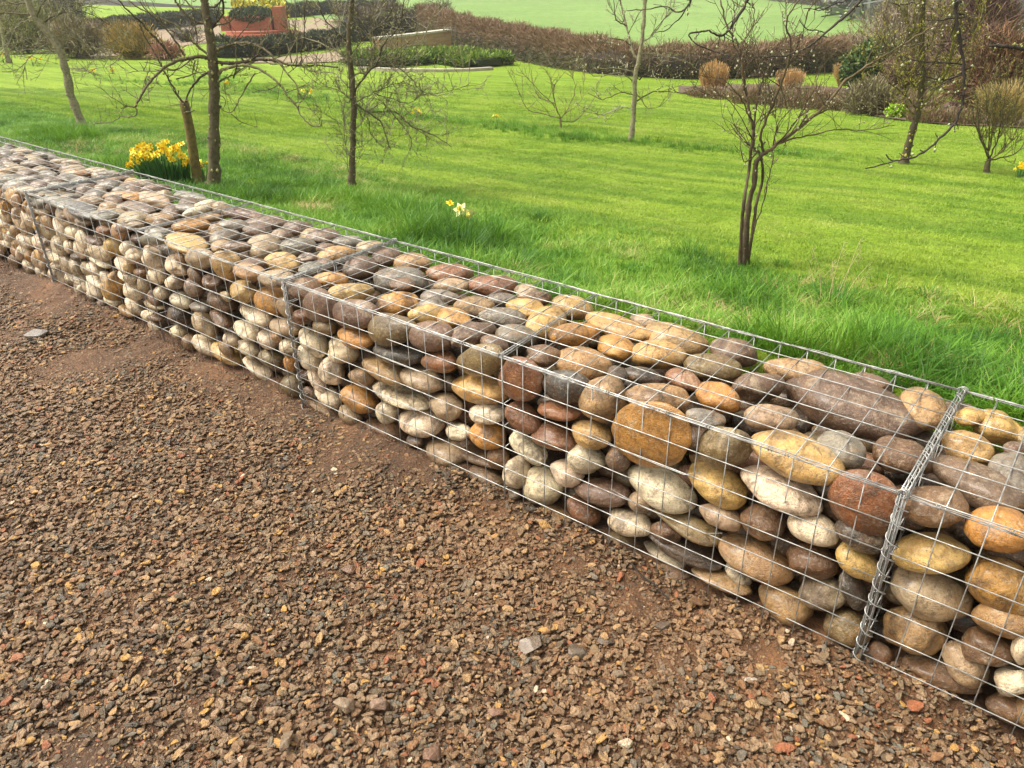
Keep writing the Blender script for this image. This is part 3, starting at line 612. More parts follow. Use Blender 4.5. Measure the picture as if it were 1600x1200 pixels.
def inview(P, mu=80, near=.25):
    q = (np.asarray(P) - CAM) @ RM; u = 800 + FPX * q[:, 0] / -q[:, 2]; v = 600 - FPX * q[:, 1] / -q[:, 2]
    return (-q[:, 2] > near) & (u > -mu) & (u < 1600 + mu) & (v > -mu) & (v < 1200 + mu * 2)
# gravel chips
def chip_mesh(k, flat, smooth, npts=16):
    r = np.random.default_rng(k + 50); bm = bmesh.new(); ax = np.array([1, r.uniform(.6, .92), r.uniform(*flat)])
    D = r.normal(size=(npts, 3)); D /= np.linalg.norm(D, axis=1, keepdims=True)
    D *= ax * r.uniform(.85, 1.0, (npts, 1))
    for p in D: bm.verts.new(p)
    bmesh.ops.convex_hull(bm, input=bm.verts)
    for v in [v for v in bm.verts if not v.link_faces]: bm.verts.remove(v)
    bmesh.ops.bevel(bm, geom=bm.edges[:], offset=.07, segments=1, affect='EDGES', profile=.6)
    me = bpy.data.meshes.new('gravel_chip_%d' % k); bm.to_mesh(me); bm.free()
    for p in me.polygons: p.use_smooth = smooth
    me.materials.append(M['chip']); return me
CH = [chip_mesh(k, (.20, .46), k % 3 == 0, 11 + k) for k in range(12)]
BARE = [(110,470,.36),(250,530,.30),(350,580,.28),(470,640,.24),(560,680,.24),(150,560,.2),(650,720,.14),(770,800,.1),(900,885,.06),(1040,1030,.07),(1110,955,.05),(120,1190,.09),(300,1110,.05),(-60,440,.4),(30,520,.15),(1000,940,.1),(1200,1030,.06)]
BW = [(on_plane(u, v, 2, 0)[:2], r) for u, v, r in BARE]
def bare(x, y):
    w = np.zeros_like(x)
    for c, r in BW: w = np.maximum(w, np.exp(-((x - c[0]) ** 2 + (y - c[1]) ** 2) / (r * r) * 1.2))
    w = np.maximum(w, .75 * np.exp(-(y + .02) ** 2 / .015 / 2) * (x < -.6))
    return np.clip(w + .25 * l2(x * .8, y * .8) * (w > .15), 0, 1)
def chips(n_, smin, smax, keep_bare, zoff, seed):
    r = np.random.default_rng(seed); x = r.uniform(-5.4, 2.1, n_); y = r.uniform(-1.95, .02, n_)
    k = r.uniform(size=n_) > bare(x, y) * (1 - keep_bare); x, y = x[k], y[k]
    s = smin + (smax - smin) * r.uniform(size=len(x)) ** 2.2
    P = np.stack([x, y, gz(x, y)], 1); m = inview(P); P, s, x, y = P[m], s[m], x[m], y[m]
    b_ = bare(x, y); P[:, 2] += s * (.30 - .42 * b_) + zoff * r.uniform(0, 1, len(s)) * (1 - b_)
    S = np.stack([s * r.uniform(.85, 1.2, len(s)), s * r.uniform(.8, 1.1, len(s)), s * r.uniform(.7, 1.1, len(s))], 1)
    RR = np.stack([r.normal(0, .22, len(s)), r.normal(0, .22, len(s)), r.uniform(0, 6.28, len(s))], 1)
    return P, S, RR
parts = [chips(110000, .0030, .006, .95, .002, 1), chips(90000, .0022, .0042, 1.6, .001, 5), chips(110000, .006, .0115, .14, .006, 2), chips(46000, .0095, .018, .09, .008, 3), chips(1300, .016, .026, .15, .006, 4)]
P, S, RR = (np.concatenate([p[i] for p in parts]) for i in range(3)); print('chips', len(P))
scatter('gravel', P, S, RR, CH, 'loose brown and grey gravel chips strewn over the wet soil path', 'gravel', 3)
def hull(seed, a, n_=16):
    r = np.random.default_rng(seed); bm = bmesh.new(); D = r.normal(size=(n_, 3)); D /= np.linalg.norm(D, axis=1, keepdims=True)
    D = np.sign(D) * np.abs(D) ** .7
    for p in D * np.array(a): bm.verts.new(p)
    bmesh.ops.convex_hull(bm, input=bm.verts)
    for v in [v for v in bm.verts if not v.link_faces]: bm.verts.remove(v)
    bmesh.ops.bevel(bm, geom=bm.edges[:], offset=min(a) * .12, segments=2, affect='EDGES', profile=.6)
    me = bpy.data.meshes.new('loose_stone'); bm.to_mesh(me); bm.free(); me.materials.append(M['cobble']); return me
for u, v, w_, asp, col, lab in [
    (537, 1104, 17, .8, (.42, .31, .20), 'pale tan angular flat stone on the gravel, left one of the near pair'),
    (592, 1102, 14, .8, (.46, .27, .18), 'pinkish angular stone on the gravel, right one of the near pair'),
    (57, 523, 16, .6, (.24, .25, .25), 'blue-grey flat stone on the gravel near the far left foot of the wall'),
    (1172, 1064, 12, .35, (.85, .84, .8), 'small bright white chip on the gravel below the near cage'),
    (902, 1021, 15, .85, (.075, .075, .07), 'dark grey rough lump on the gravel below the wall'),
    (834, 1010, 24, .6, (.19, .155, .12), 'flat grey-brown broad stone lying left of a dark lump'),
    (948, 1003, 17, .35, (.085, .085, .08), 'thin dark slate sliver lying on the gravel'),
    (1035, 980, 14, .55, (.10, .10, .095), 'dark wedge-shaped stone at the edge of the bare soil patch'),
    (1090, 982 - 40, 13, .5, (.30, .14, .07), 'reddish stone beside the foot of the near cage'),
    (448, 1158, 8, 2.4, (.24, .18, .11), 'narrow brown finger-shaped stone on the gravel near the bottom edge'),
    (676, 1180, 14, .8, (.33, .15, .09), 'brick-red angular stone on the gravel at the bottom edge'),
    (775, 1114, 13, .6, (.35, .155, .09), 'brick-red pointed chip on the gravel right of the pinkish stone'),
    (545, 892, 13, .7, (.24, .12, .08), 'dull red stone on the gravel in mid path')]:
    p = on_plane(u, v, 2, .008); k = np.linalg.norm(p - CAM) / FPX; a = w_ * k; b_ = a * asp * 1.05
    o = link('loose_stone', hull(int(u), (a, b_, min(a, b_) * .42 + .002), 18), None, p + np.array([0, 0, .004])); o.rotation_euler = (rng.normal(0, .1), rng.normal(0, .1), ROT[2] + rng.normal(0, .15)); o.color = (*col, 1)
    tag(o, lab, 'stone', 'single stones lying on the gravel')

# ------------------------------------------------------------------ grass
def tuft(k, nb, rad, h, w, lean, mt, seg=4):
    r = np.random.default_rng(k + 900); V = []; F = []
    for i in range(nb):
        a = r.uniform(0, 6.28); rr = rad * math.sqrt(r.uniform()); L = r.uniform(*h); d = a + r.normal(0, .8); le = r.uniform(*lean); ww = w * r.uniform(.7, 1.3)
        base = np.array([math.cos(a) * rr, math.sin(a) * rr, -.01]); dv = np.array([math.cos(d), math.sin(d), 0]); sv = np.array([-dv[1], dv[0], 0]); n0 = len(V)
        tw = r.uniform(-1, 1); sv = sv * math.cos(tw) + dv * math.sin(tw)
        for s in range(seg + 1):
            t = s / seg; c = base + dv * L * le * t ** 1.8 + np.array([0, 0, L * (t - .35 * le * t * t)])
            if s < seg: V += [c - sv * ww * (1 - t * .75) / 2, c + sv * ww * (1 - t * .75) / 2]
            else: V += [c]
        for s in range(seg - 1): q = n0 + s * 2; F.append([q, q + 1, q + 3]); F.append([q, q + 3, q + 2])
        q = n0 + (seg - 1) * 2; F.append([q, q + 1, q + 2])
    return mesh_np('tuft_%d' % k, np.array(V), np.array(F), mt, True)
TL = [tuft(k, 28, .032, (.05, .14), .0046, (.25, 1.0), M['g_long']) for k in range(8)]
TM = [tuft(20 + k, 34, .05, (.02, .06), .0042, (.3, 1.1), M['g_long']) for k in range(6)]
TS = [tuft(40 + k, 46, .075, (.010, .028), .0032, (.3, 1.2), M['g_short'], 2) for k in range(8)]
TD_ = [tuft(60 + k, 26, .04, (.05, .12), .0024, (.5, 1.3), M['g_dead']) for k in range(3)]
lg1, lg2 = Lump(11, 16, 1.6), Lump(12, 16, 5.0)
def edge_y(x): return np.interp(x, [-12, -8, -5, -3, -1, .3, 2.5], [3.0, 2.7, 2.5, 2.2, 1.75, 1.5, 1.6])
def grass_pts(n_, xr, yr, prob, seed):
    r = np.random.default_rng(seed); x = r.uniform(*xr, n_); y = r.uniform(*yr, n_); k = r.uniform(size=n_) < prob(x, y); x, y = x[k], y[k]
    P = np.stack([x, y, lz(x, y)], 1); P = P[inview(P, 120)]; return P, r
def emit(name, P, r, smin, smax, var, label, cat, hs_=None):
    n_ = len(P); s = r.uniform(smin, smax, n_); h = s * (hs_ if hs_ is not None else 1)
    S = np.stack([s, s, h], 1); RR = np.stack([r.normal(0, .12, n_), r.normal(0, .12, n_), r.uniform(0, 6.28, n_)], 1); print(name, n_)
    scatter(name, P, S, RR, var, label, cat, 5)
# tall tussocks behind the wall
def ptall(x, y):
    g_ = lg2(x, y) * .5 + lg1(x, y) * .4; w = np.clip((edge_y(x) - y) / .5, 0, 1) * np.clip((y - .5) / .22, .08, 1)
    return w * np.clip(.22 + g_ * 1.1, .0, 1)
P, r = grass_pts(34000, (-13, 2.6), (.56, 3.0), ptall, 1)
emit('tall_grass', P, r, .55, 1.25, TL, 'long lush green grass tussocks growing along the back of the wall', 'grass', np.clip(.62 + .5 * lg2(P[:, 0], P[:, 1]), .30, 1.3) * np.clip((edge_y(P[:, 0]) + .25 - P[:, 1]) / .7, .35, 1))
P, r = grass_pts(40000, (-14, 2.8), (.55, 3.4), lambda x, y: np.clip((edge_y(x) + .35 - y) / .5, 0, 1) * .8, 2)
emit('rough_grass', P, r, .55, 1.1, TM, 'medium rough green grass between the tussocks and the mown lawn', 'grass')
P, r = grass_pts(150000, (-16, 5), (1.2, 12.5), lambda x, y: np.clip((y - edge_y(x) + .35) / .3, 0, 1) * np.clip(1.2 - y / 12, .2, 1) * (np.hypot(x - 1, y + 1) < 17), 3)
emit('mown_grass', P, r, .8, 1.35, TS, 'short mown bright green lawn grass with faint stripes', 'grass', np.clip(.78 + .45 * lg1(P[:, 0] * .3, P[:, 1] * 1.5), .5, 1.5))
# ribbons of uncut grass in the orchard
rib = []
for line, wd, n_ in (([(560, 172), (650, 182), (740, 192), (820, 203), (900, 215), (960, 222)], .20, 900), ([(1000, 222), (1080, 232), (1160, 238), (1250, 246), (1330, 250)], .14, 260), ([(330, 118), (390, 138), (450, 150), (540, 168)], .3, 700), ([(180, 125), (260, 132), (330, 128)], .3, 260)):
    W_ = np.array([ground_at(*p) for p in line]); r = np.random.default_rng(n_)
    t = r.uniform(0, len(line) - 1, n_); i = t.astype(int); f = (t - i)[:, None]; q = W_[i] * (1 - f) + W_[np.minimum(i + 1, len(line) - 1)] * f
    q[:, :2] += r.normal(0, wd, (n_, 2)) * [1, .8]; q[:, 2] = lz(q[:, 0], q[:, 1]); rib.append(q)
rib = np.concatenate(rib); emit('uncut_grass', rib, np.random.default_rng(9), .5, .95, TL[:4] + TM, 'strips of longer uncut grass left between the mown lanes', 'grass', .9)
dd = []
for (u, v, w_, n_) in [(1330, 592, .10, 60), (480, 333, .09, 40), (1240, 560, .12, 30), (660, 372, .05, 20), (1590, 640, .06, 20), (800, 440, .08, 16), (1490, 600, .06, 24), (1200, 535, .1, 20)]:
    g_ = ground_at(u, v - 6); r = np.random.default_rng(u); q = g_ + r.normal(0, w_, (n_, 3)) * [1, .5, 0]; q[:, 1] = np.maximum(q[:, 1], .56); q[:, 2] = lz(q[:, 0], q[:, 1]); dd.append(q)
r = np.random.default_rng(77); x = r.uniform(-9, 2.4, 2200); y = r.uniform(.58, 2.6, 2200); k = (y < edge_y(x) + .2) & (lg1(x * 1.3, y * 1.3) > .25); dd.append(np.stack([x[k], y[k], lz(x[k], y[k])], 1))
dd = np.concatenate(dd); emit('withered_grass', dd, np.random.default_rng(10), .5, .9, TD_, 'withered straw-coloured grass at the back foot of the wall', 'grass', .7)
def tussock(u, v, h, w_, n_, lab, mt='g_dark', seed=1, colr=None):
    g_ = ground_at(u, v); me = tuft(300 + seed, n_, w_, (h * .5, h * 1.05), .0048, (.3, 1.1), M[mt], 5); o = link('grass_tussock', me, None, g_)
    return tag(o, lab, 'grass tussock', 'big tussocks along the back of the wall')
for i, a in enumerate([(722, 398, .20, .07, 170, 'dense dark green tussock behind the wall, below the three small daffodils'), (655, 372, .19, .07, 170, 'dark green tussock behind the wall, left of the three small daffodils'), (800, 425, .17, .06, 140, 'dark green tussock behind the wall, right of the three small daffodils'),
    (425, 318, .16, .05, 120, 'spiky tussock with straw tips, right of the two trunks by the daffodil clump'), (1190, 505, .14, .08, 150, 'broad tussock behind the wall, under the nearest multi-stemmed tree'), (1400, 560, .13, .08, 150, 'flopped tussock behind the wall, left of the near coiled joint'), (843, 345, .10, .05, 90, 'small isolated dark tussock on the lawn right of the three small daffodils'), (1300, 480, .12, .07, 160, 'tussock at the foot of the tall dry grass stalks'), (1240, 530, .12, .08, 200, 'dark flopped tussock against the back rail, under the tall dry grass stalks'), (1470, 590, .10, .07, 160, 'low dark tussock against the back rail just left of the near coiled joint'), (890, 455, .11, .06, 150, 'dark tussock against the back rail, behind the middle diaphragm'), (530, 335, .09, .05, 110, 'small dark tussock behind the wall below the slender twiggy tree'), (1080, 400, .09, .05, 90, 'small dark tussock at the lawn edge left of the nearest multi-stemmed tree'), (1450, 470, .08, .06, 90, 'small dark tussock at the lawn edge right of the dry grass stalks')]):
    tussock(*a, seed=i)
g_ = ground_at(1293, 478); mb = MB()
for k, (dx, h, le) in enumerate([(-.03, .22, -.06), (.0, .24, .02), (.03, .20, .05), (.045, .25, .03), (.01, .17, -.02), (.06, .15, .06)]):
    t = np.linspace(0, 1, 8)[:, None]; p0 = g_ + RGT * dx; mb.tube(p0 + UP * h * t + RGT * le * t ** 2 + FWD * .01 * t, np.linspace(.0013, .0006, 8), 4, col=(.55, .45, .24))
    tip = p0 + UP * h + RGT * le
    for j in range(10): mb.tube([tip - UP * j * .006, tip - UP * j * .006 + rng.normal(0, .006, 3) + UP * .012], [.0009, .0004], 3, col=(.55, .46, .26))
tag(mb.build('dry_grass_stalk', M['leaf'], None, org=g_), 'tall pale dry grass stalks standing above the tussocks on the right', 'dry grass')

# ------------------------------------------------------------------ bare trees
def smooth(P, k=4):
    P = np.asarray(P, float)
    if len(P) < 3: k = max(k, 4); t = np.linspace(0, 1, k)[:, None]; return P[0] * (1 - t) + P[-1] * t
    Q = np.vstack([2 * P[0] - P[1], P, 2 * P[-1] - P[-2]]); out = []
    for i in range(1, len(Q) - 2):
        for s in range(k):
            t = s / k; a, b_, c, d = Q[i - 1], Q[i], Q[i + 1], Q[i + 2]
            out.append(.5 * ((2 * b_) + (-a + c) * t + (2 * a - 5 * b_ + 4 * c - d) * t * t + (-a + 3 * b_ - 3 * c + d) * t ** 3))
    out.append(P[-1]); return np.array(out)
def nrm(v): return v / (np.linalg.norm(v) + 1e-9)
def twig(mb, p, d, L, r0, r, cols, lvl, up=.25, droop=0, buds=None):
    n_ = 6 if lvl > 0 else 4; P = [p]; v = nrm(d)
    for i in range(n_ - 1):
        v = nrm(v + r.normal(0, .16, 3) + UP * (up - droop) * .35); P.append(P[-1] + v * L / (n_ - 1))
    P = np.array(P); mb.tube(P, np.linspace(r0, max(r0 * .5, .0009), n_), 4 if r0 > .002 else 3, cap=False, col=cols[r.integers(len(cols))])
    if lvl > 0:
        for k in range(int(L / (.055 if lvl == 1 else .07)) + 1):
            t = r.uniform(.15, 1) * (n_ - 1); i = min(int(t), n_ - 2); q = P[i] + (P[i + 1] - P[i]) * (t - i)
            dd_ = nrm(nrm(P[i + 1] - P[i]) * .7 + nrm(r.normal(size=3)) * .9 + UP * up)
            twig(mb, q, dd_, L * r.uniform(.2, .5), r0 * .7, r, cols, lvl - 1, up, droop, buds)
    if buds and r.uniform() < buds[0]:
        for q in P[1:]:
            if r.uniform() < .6: blob(mb, q + r.normal(0, .002, 3), r.uniform(.6, 1.3) * buds[2], buds[1], r)
OC = np.array([[1,0,0],[-1,0,0],[0,1,0],[0,-1,0],[0,0,1.3],[0,0,-1.3]]); OF = np.array([[0,2,4],[2,1,4],[1,3,4],[3,0,4],[2,0,5],[1,2,5],[3,1,5],[0,3,5]])
def blob(mb, p, s, col, r): mb.add(OC * s * r.uniform(.7, 1.2, 3) + p, OF, col)
def build_tree(name, label, cat, group, x0, y0, k, base, trunks, limbs, cols,  tw=(.05, .25, 1, .25), seed=1, buds=None, dD=0, lichen=None, knob=.12, spur=0, D=None, base_w=None):
    """trunks / limbs: [(list of picture points, r0, r1)] radii in picture px; tw: spacing m, length m, levels, up"""
    r = np.random.default_rng(seed); cv = lambda p: (x0 + p[0] / k, y0 + p[1] / k)
    if base_w is None: g_ = ground_at(*cv(base)); g_ = g_ - UP * .02
    else: g_ = np.array(base_w)
    D0 = D or depth_of(g_); root = empty(name, g_, label, cat, group); px = D0 / FPX; limbs = [(a_, b_ * .72, c_ * .65) for a_, b_, c_ in limbs]
    tm = MB(); cm = MB(); n_l = 0
    for j, (pts, r0, r1) in enumerate(trunks):
        W_ = [at_depth(*cv(p), D0 + (0 if j == 0 else r.normal(0, .02))) for p in pts]
        if base_w is None: W_[0] = np.array([W_[0][0], W_[0][1], min(W_[0][2], g_[2])])
        W_ = smooth(W_, 5); W_ += r.normal(0, r1 * px * .12, W_.shape)
        rr = np.linspace(r0, r1, len(W_)) * px * r.uniform(1 - knob, 1 + knob, len(W_)); rr[:4] *= [1.6, 1.32, 1.15, 1.05]
        tm.tube(W_, rr, 9, col=cols[0])
        for q in range(int(len(W_) * .6)):
            i = r.integers(1, len(W_) - 1); d = nrm(r.normal(size=3)); d[2] = abs(d[2]) * .3; tm.tube([W_[i], W_[i] + d * rr[i] * 1.5], [rr[i] * .5, rr[i] * .2], 5, col=cols[0])
        if lichen:
            for q in range(int(lichen[1] * len(W_))):
                i = r.integers(0, len(W_) - 1); d = nrm(np.cross(nrm(W_[min(i + 1, len(W_) - 1)] - W_[i]) + 1e-6, r.normal(size=3))); blob(tm, W_[i] + d * rr[i] * .95, rr[i] * r.uniform(.15, .45), lichen[0], r)
    tm.build('trunk', M['bark'], root)
    for j, (pts, r0, r1) in enumerate(limbs):
        W_ = np.array([at_depth(*cv(p), D0) for p in pts]); arc = np.concatenate([[0], np.cumsum(np.linalg.norm(np.diff(W_, axis=0), axis=1))])
        kk = r.uniform(-.55, .55); W_ = np.array([at_depth(*cv(p), D0 + kk * a) for p, a in zip(pts, arc)]); W_ = smooth(W_, 4)
        sg = np.linalg.norm(np.diff(W_, axis=0), axis=1).mean(); W_[1:-1] += r.normal(0, min(sg * .09, .006), W_[1:-1].shape)
        rr = np.linspace(r0, r1, len(W_)) * px * r.uniform(1 - knob, 1 + knob, len(W_))
        lm = MB() if (n_l < 90 and r0 * px > .004) else cm
        lm.tube(W_, rr, 6, col=cols[j % len(cols)])
        if spur:
            for q in range(int(arc[-1] * spur)):
                i = r.integers(0, len(W_) - 1); d = nrm(r.normal(size=3) + UP * .3); e = W_[i] + d * r.uniform(.012, .035); lm.tube([W_[i], (W_[i] + e) / 2 + r.normal(0, .003, 3), e], [rr[i] * .55, rr[i] * .4, rr[i] * .6], 5, col=cols[j % len(cols)])
                if buds and r.uniform() < buds[0] * 1.5: blob(lm, e, buds[2] * 1.6, buds[1], r)
        if lichen:
            for q in range(int(lichen[1] * len(W_))):
                i = r.integers(0, len(W_) - 1); blob(lm, W_[i] + r.normal(0, rr[i] * .6, 3), rr[i] * r.uniform(.4, .9), lichen[0], r)
        if lm is not cm: lm.build('limb', M['bark'], root); n_l += 1
        tot = arc[-1]
        for q in range(int(tot / tw[0])):
            t = r.uniform(.1, 1) * (len(W_) - 1); i = min(int(t), len(W_) - 2); p = W_[i] + (W_[i + 1] - W_[i]) * (t - i)
            d = nrm(nrm(W_[i + 1] - W_[i]) * r.uniform(.2, 1) + nrm(r.normal(size=3)) * .9 + UP * tw[3])
            twig(cm, p, d, tw[1] * r.uniform(.35, 1.1), max(rr[i] * .45, px * .42), r, cols, tw[2], tw[3], buds=buds)
    if cm.n: cm.build('crown', M['bark'], root)
    return root
DK = [(.13, .108, .062), (.18, .165, .085), (.08, .064, .044)]; PALE = [(.30, .27, .17), (.20, .18, .11), (.36, .33, .23)]; OLV = [(.10, .085, .045), (.15, .13, .05), (.075, .06, .04)]
MOSS = [(.085, .070, .040), (.16, .15, .035), (.24, .22, .04), (.10, .09, .05)]
ORCH = 'bare orchard trees on the lawn'
build_tree('fruit_tree', 'bare dark-trunked fruit tree with arching limbs, standing beside the leaning mossy stake', 'tree', ORCH, 200, 0, 5.333, (716, 1565),
    [([(716, 1570), (716, 1300), (718, 1067), (718, 800), (715, 640), (705, 500), (690, 350), (665, 200), (640, 60), (628, -60), (615, -260)], 9.0, 4.5)],
    [([(690,490),(600,470),(500,485),(400,510),(310,560),(230,630),(170,700),(120,780),(80,850),(60,890),(0,885),(-60,905)], 4, 1.3), ([(60,890),(75,940),(30,975),(-60,970),(-120,1010),(-290,1035)], 1.6, .8),
     ([(735,520),(850,525),(950,515),(1050,500),(1150,495),(1250,510),(1330,540),(1430,545),(1600,545),(1750,560)], 4, 1.5), ([(720,430),(800,390),(900,360),(1000,360),(1080,385),(1160,430),(1230,490),(1280,550),(1330,620),(1400,700),(1430,790)], 3.4, 1.2),
     ([(745,640),(780,590),(850,560),(950,545),(1050,560),(1150,610),(1230,670),(1290,740),(1330,800),(1400,880),(1440,960),(1520,1040),(1600,1050),(1620,1000)], 3.2, 1), ([(690,590),(620,630),(560,690),(510,760),(485,850)], 2.6, 1.6), ([(730,720),(690,740),(580,745)], 1, .5),
     ([(740,700),(830,640),(900,610),(1000,540),(1060,480),(1100,400),(1150,300),(1200,150)], 2, .8), ([(385,515),(330,440),(230,320),(120,200),(0,90),(-100,-20)], 2.4, 1.4), ([(470,465),(400,350),(330,260),(230,160),(130,60),(100,0)], 2, 1),
     ([(690,470),(600,400),(530,340),(450,260),(380,200),(200,120),(80,60),(0,0)], 2.8, 1.4), ([(520,940),(430,820),(360,700),(300,590),(250,490),(190,390),(120,270),(100,200)], 2.3, 1), ([(665,180),(600,190),(520,150),(430,60),(390,0),(360,-60)], 2.6, 1.6),
     ([(650,110),(600,110),(520,50),(480,0),(450,-60)], 2, 1.3), ([(690,240),(740,180),(790,110),(790,0),(780,-80)], 2.6, 1.6), ([(690,240),(745,210),(850,180),(930,80),(970,0)], 1.7, 1), ([(905,610),(900,400),(900,250)], 1.4, .7), ([(880,650),(905,560),(950,545)], 1.5, .9),
     ([(720,700),(740,780),(780,800),(810,830),(805,890)], 1.3, .7), ([(1060,610),(1000,700),(930,830),(860,940),(760,890),(730,860)], 1.4, .8), ([(860,950),(950,1020),(1080,1060)], 1, .5), ([(1365,520),(1350,300),(1320,30)], 1.4, .7), ([(1400,540),(1400,300),(1390,0)], 1.4, .8), ([(1430,530),(1470,330),(1490,0)], 1.3, .7),
     ([(560,500),(540,590),(545,640),(555,680)], 1.6, .8), ([(230,630),(170,590),(145,700)], 1, .5), ([(400,660),(480,640),(560,610),(660,600)], 1.4, .8), ([(470,940),(530,930),(555,920)], 1.3, .9), ([(515,950),(525,880),(545,760),(560,680)], 1.2, .6), ([(640,40),(700,60),(760,30),(780,-40)], 2.2, 1.4), ([(630,0),(560,-20),(480,-10),(390,-30)], 2.2, 1.4)],
    DK, (.07, .24, 1, .35), 3, (.25, (.32, .33, .12), .004), lichen=((.40, .38, .15), 1.2), spur=14)
g_ = ground_at(310, 288); r = np.random.default_rng(4); root = empty('wooden_stake', g_, 'mossy wooden stake leaning left beside the dark-trunked tree and daffodils', 'stake'); D0 = depth_of(g_)
mb = MB(); W_ = smooth([g_ - UP * .03, at_depth(303, 245, D0), at_depth(296, 200, D0 - .01), at_depth(287, 157, D0 - .02)], 5); mb.tube(W_, np.linspace(7.6, 6.4, len(W_)) * D0 / FPX * r.uniform(.96, 1.04, len(W_)), 10, col=(.20, .155, .055)); mb.build('post', M['bark'], root)
mb = MB()
for v0, v1 in ((262, 256), (278, 276)):
    a, b_ = at_depth(304, v0, D0 - .03), at_depth(331, v1, D0 - .03); t = np.linspace(0, 1, 8)[:, None]; mb.tube(a + (b_ - a) * t + UP * .008 * np.sin(t * 3.1), .0022, 5, col=(.14, .12, .10)); mb.tube(a + (b_ - a) * t - UP * .012 + FWD * .04 * np.sin(t * 3.1), .0018, 5, col=(.14, .12, .10))
mb.build('tie', M['bark'], root)
build_tree('fruit_tree', 'bare slender tree with dense drooping twigs on its right side, centre left of the lawn', 'tree', ORCH, 530, 0, 2.963, (55, 868),
    [([(55,872),(60,750),(65,600),(68,480),(55,350),(45,200),(55,60),(60,-20),(62,-130)], 5.2, 3.4)],
    [([(75,480),(130,520),(190,560),(220,640),(240,690)], 2.2, .9), ([(68,500),(50,460),(0,420),(-60,400)], 1.6, .8), ([(60,450),(100,380),(170,300),(210,200),(280,120),(300,0)], 2, 1), ([(60,350),(130,330),(200,290),(290,230),(380,190),(420,100),(470,0)], 1.8, .8), ([(70,480),(160,430),(220,400),(330,370)], 1.4, .7), ([(70,600),(110,560),(130,480),(180,420)], 1.3, .7), ([(130,520),(260,520),(340,590),(430,620),(520,680)], 1.8, .8), ([(230,500),(330,640),(320,710)], 1.3, .6), ([(48,200),(-60,100),(-100,0)], 1.8, 1), ([(58,300),(0,250),(-90,200),(-180,170)], 1.8, .9), ([(45,800),(30,700),(25,560),(20,470)], .9, .5), ([(60,800),(100,700),(110,640)], .7, .4), ([(160,430),(320,470),(400,440),(600,395)], .9, .4), ([(100,380),(160,260),(150,120),(190,20)], 1.5, .8), ([(60,250),(120,170),(200,110),(260,20)], 1.6, .8), ([(50,150),(0,90),(-30,20)], 1.4, .8), ([(130,540),(160,640),(250,700)], 1, .5), ([(60,420),(-20,340),(-100,330),(-150,300)], 1.2, .6), ([(200,290),(300,330),(380,420),(450,440)], 1.2, .6)],
    DK + PALE, (.022, .26, 2, .2), 5, (.4, (.36, .34, .18), .004), lichen=((.34, .33, .16), .8), spur=10)
build_tree('fruit_tree', 'pale-barked young tree with tiered branches in front of the long brown hedge', 'tree', ORCH, 530, 0, 2.963, (1350, 650),
    [([(1350,655),(1360,560),(1368,450),(1370,350),(1385,290),(1400,200),(1410,100),(1415,0),(1420,-100)], 4.0, 2.2)],
    [([(1385,290),(1350,210),(1330,120),(1310,40),(1290,-30)], 2.6, 1.6), ([(1370,335),(1280,320),(1180,320)], 1.6, .8), ([(1360,500),(1300,500),(1200,540),(1150,550)], 1.4, .7), ([(1375,470),(1440,430),(1520,425),(1600,430)], 1.6, .8), ([(1370,440),(1300,430),(1220,460),(1150,430)], 1.4, .7), ([(1390,370),(1450,320),(1530,290),(1600,300)], 1.5, .8), ([(1395,250),(1450,250),(1560,270),(1640,300)], 1.5, .8), ([(1370,380),(1300,340),(1200,350),(1130,333)], 1.5, .7), ([(1400,200),(1460,150),(1520,60),(1540,0)], 1.8, 1), ([(1350,210),(1300,180),(1230,190),(1190,240)], 1.3, .6), ([(1368,420),(1430,500),(1500,490)], 1.1, .5), ([(1330,120),(1280,90),(1270,0)], 1.3, .7)],
    PALE + OLV, (.07, .35, 1, .25), 6, (.5, (.50, .48, .32), .006), spur=6)
build_tree('sapling', 'small bare vase-shaped sapling on the lawn left of the pale tree', 'sapling', ORCH, 530, 0, 2.963, (1025, 600), [([(1025, 604), (1026, 575), (1025, 550)], 2.2, 1.6)],
    [([(1025,550),(1000,480),(980,380),(960,330)], 1.3, .5), ([(1025,550),(960,530),(880,510),(840,450),(825,400)], 1.3, .5), ([(1025,550),(1060,500),(1090,420),(1080,340)], 1.3, .5), ([(1030,560),(1090,560),(1150,500),(1200,420)], 1.3, .5), ([(1000,480),(920,440),(880,330)], 1.1, .4), ([(1000,500),(940,430),(850,340)], 1, .4), ([(1040,530),(1120,470),(1130,400)], 1, .4), ([(1010,520),(990,430),(1010,360)], 1, .4)],
    [(.24, .20, .09), (.20, .17, .09)], (.08, .28, 1, .35), 7)
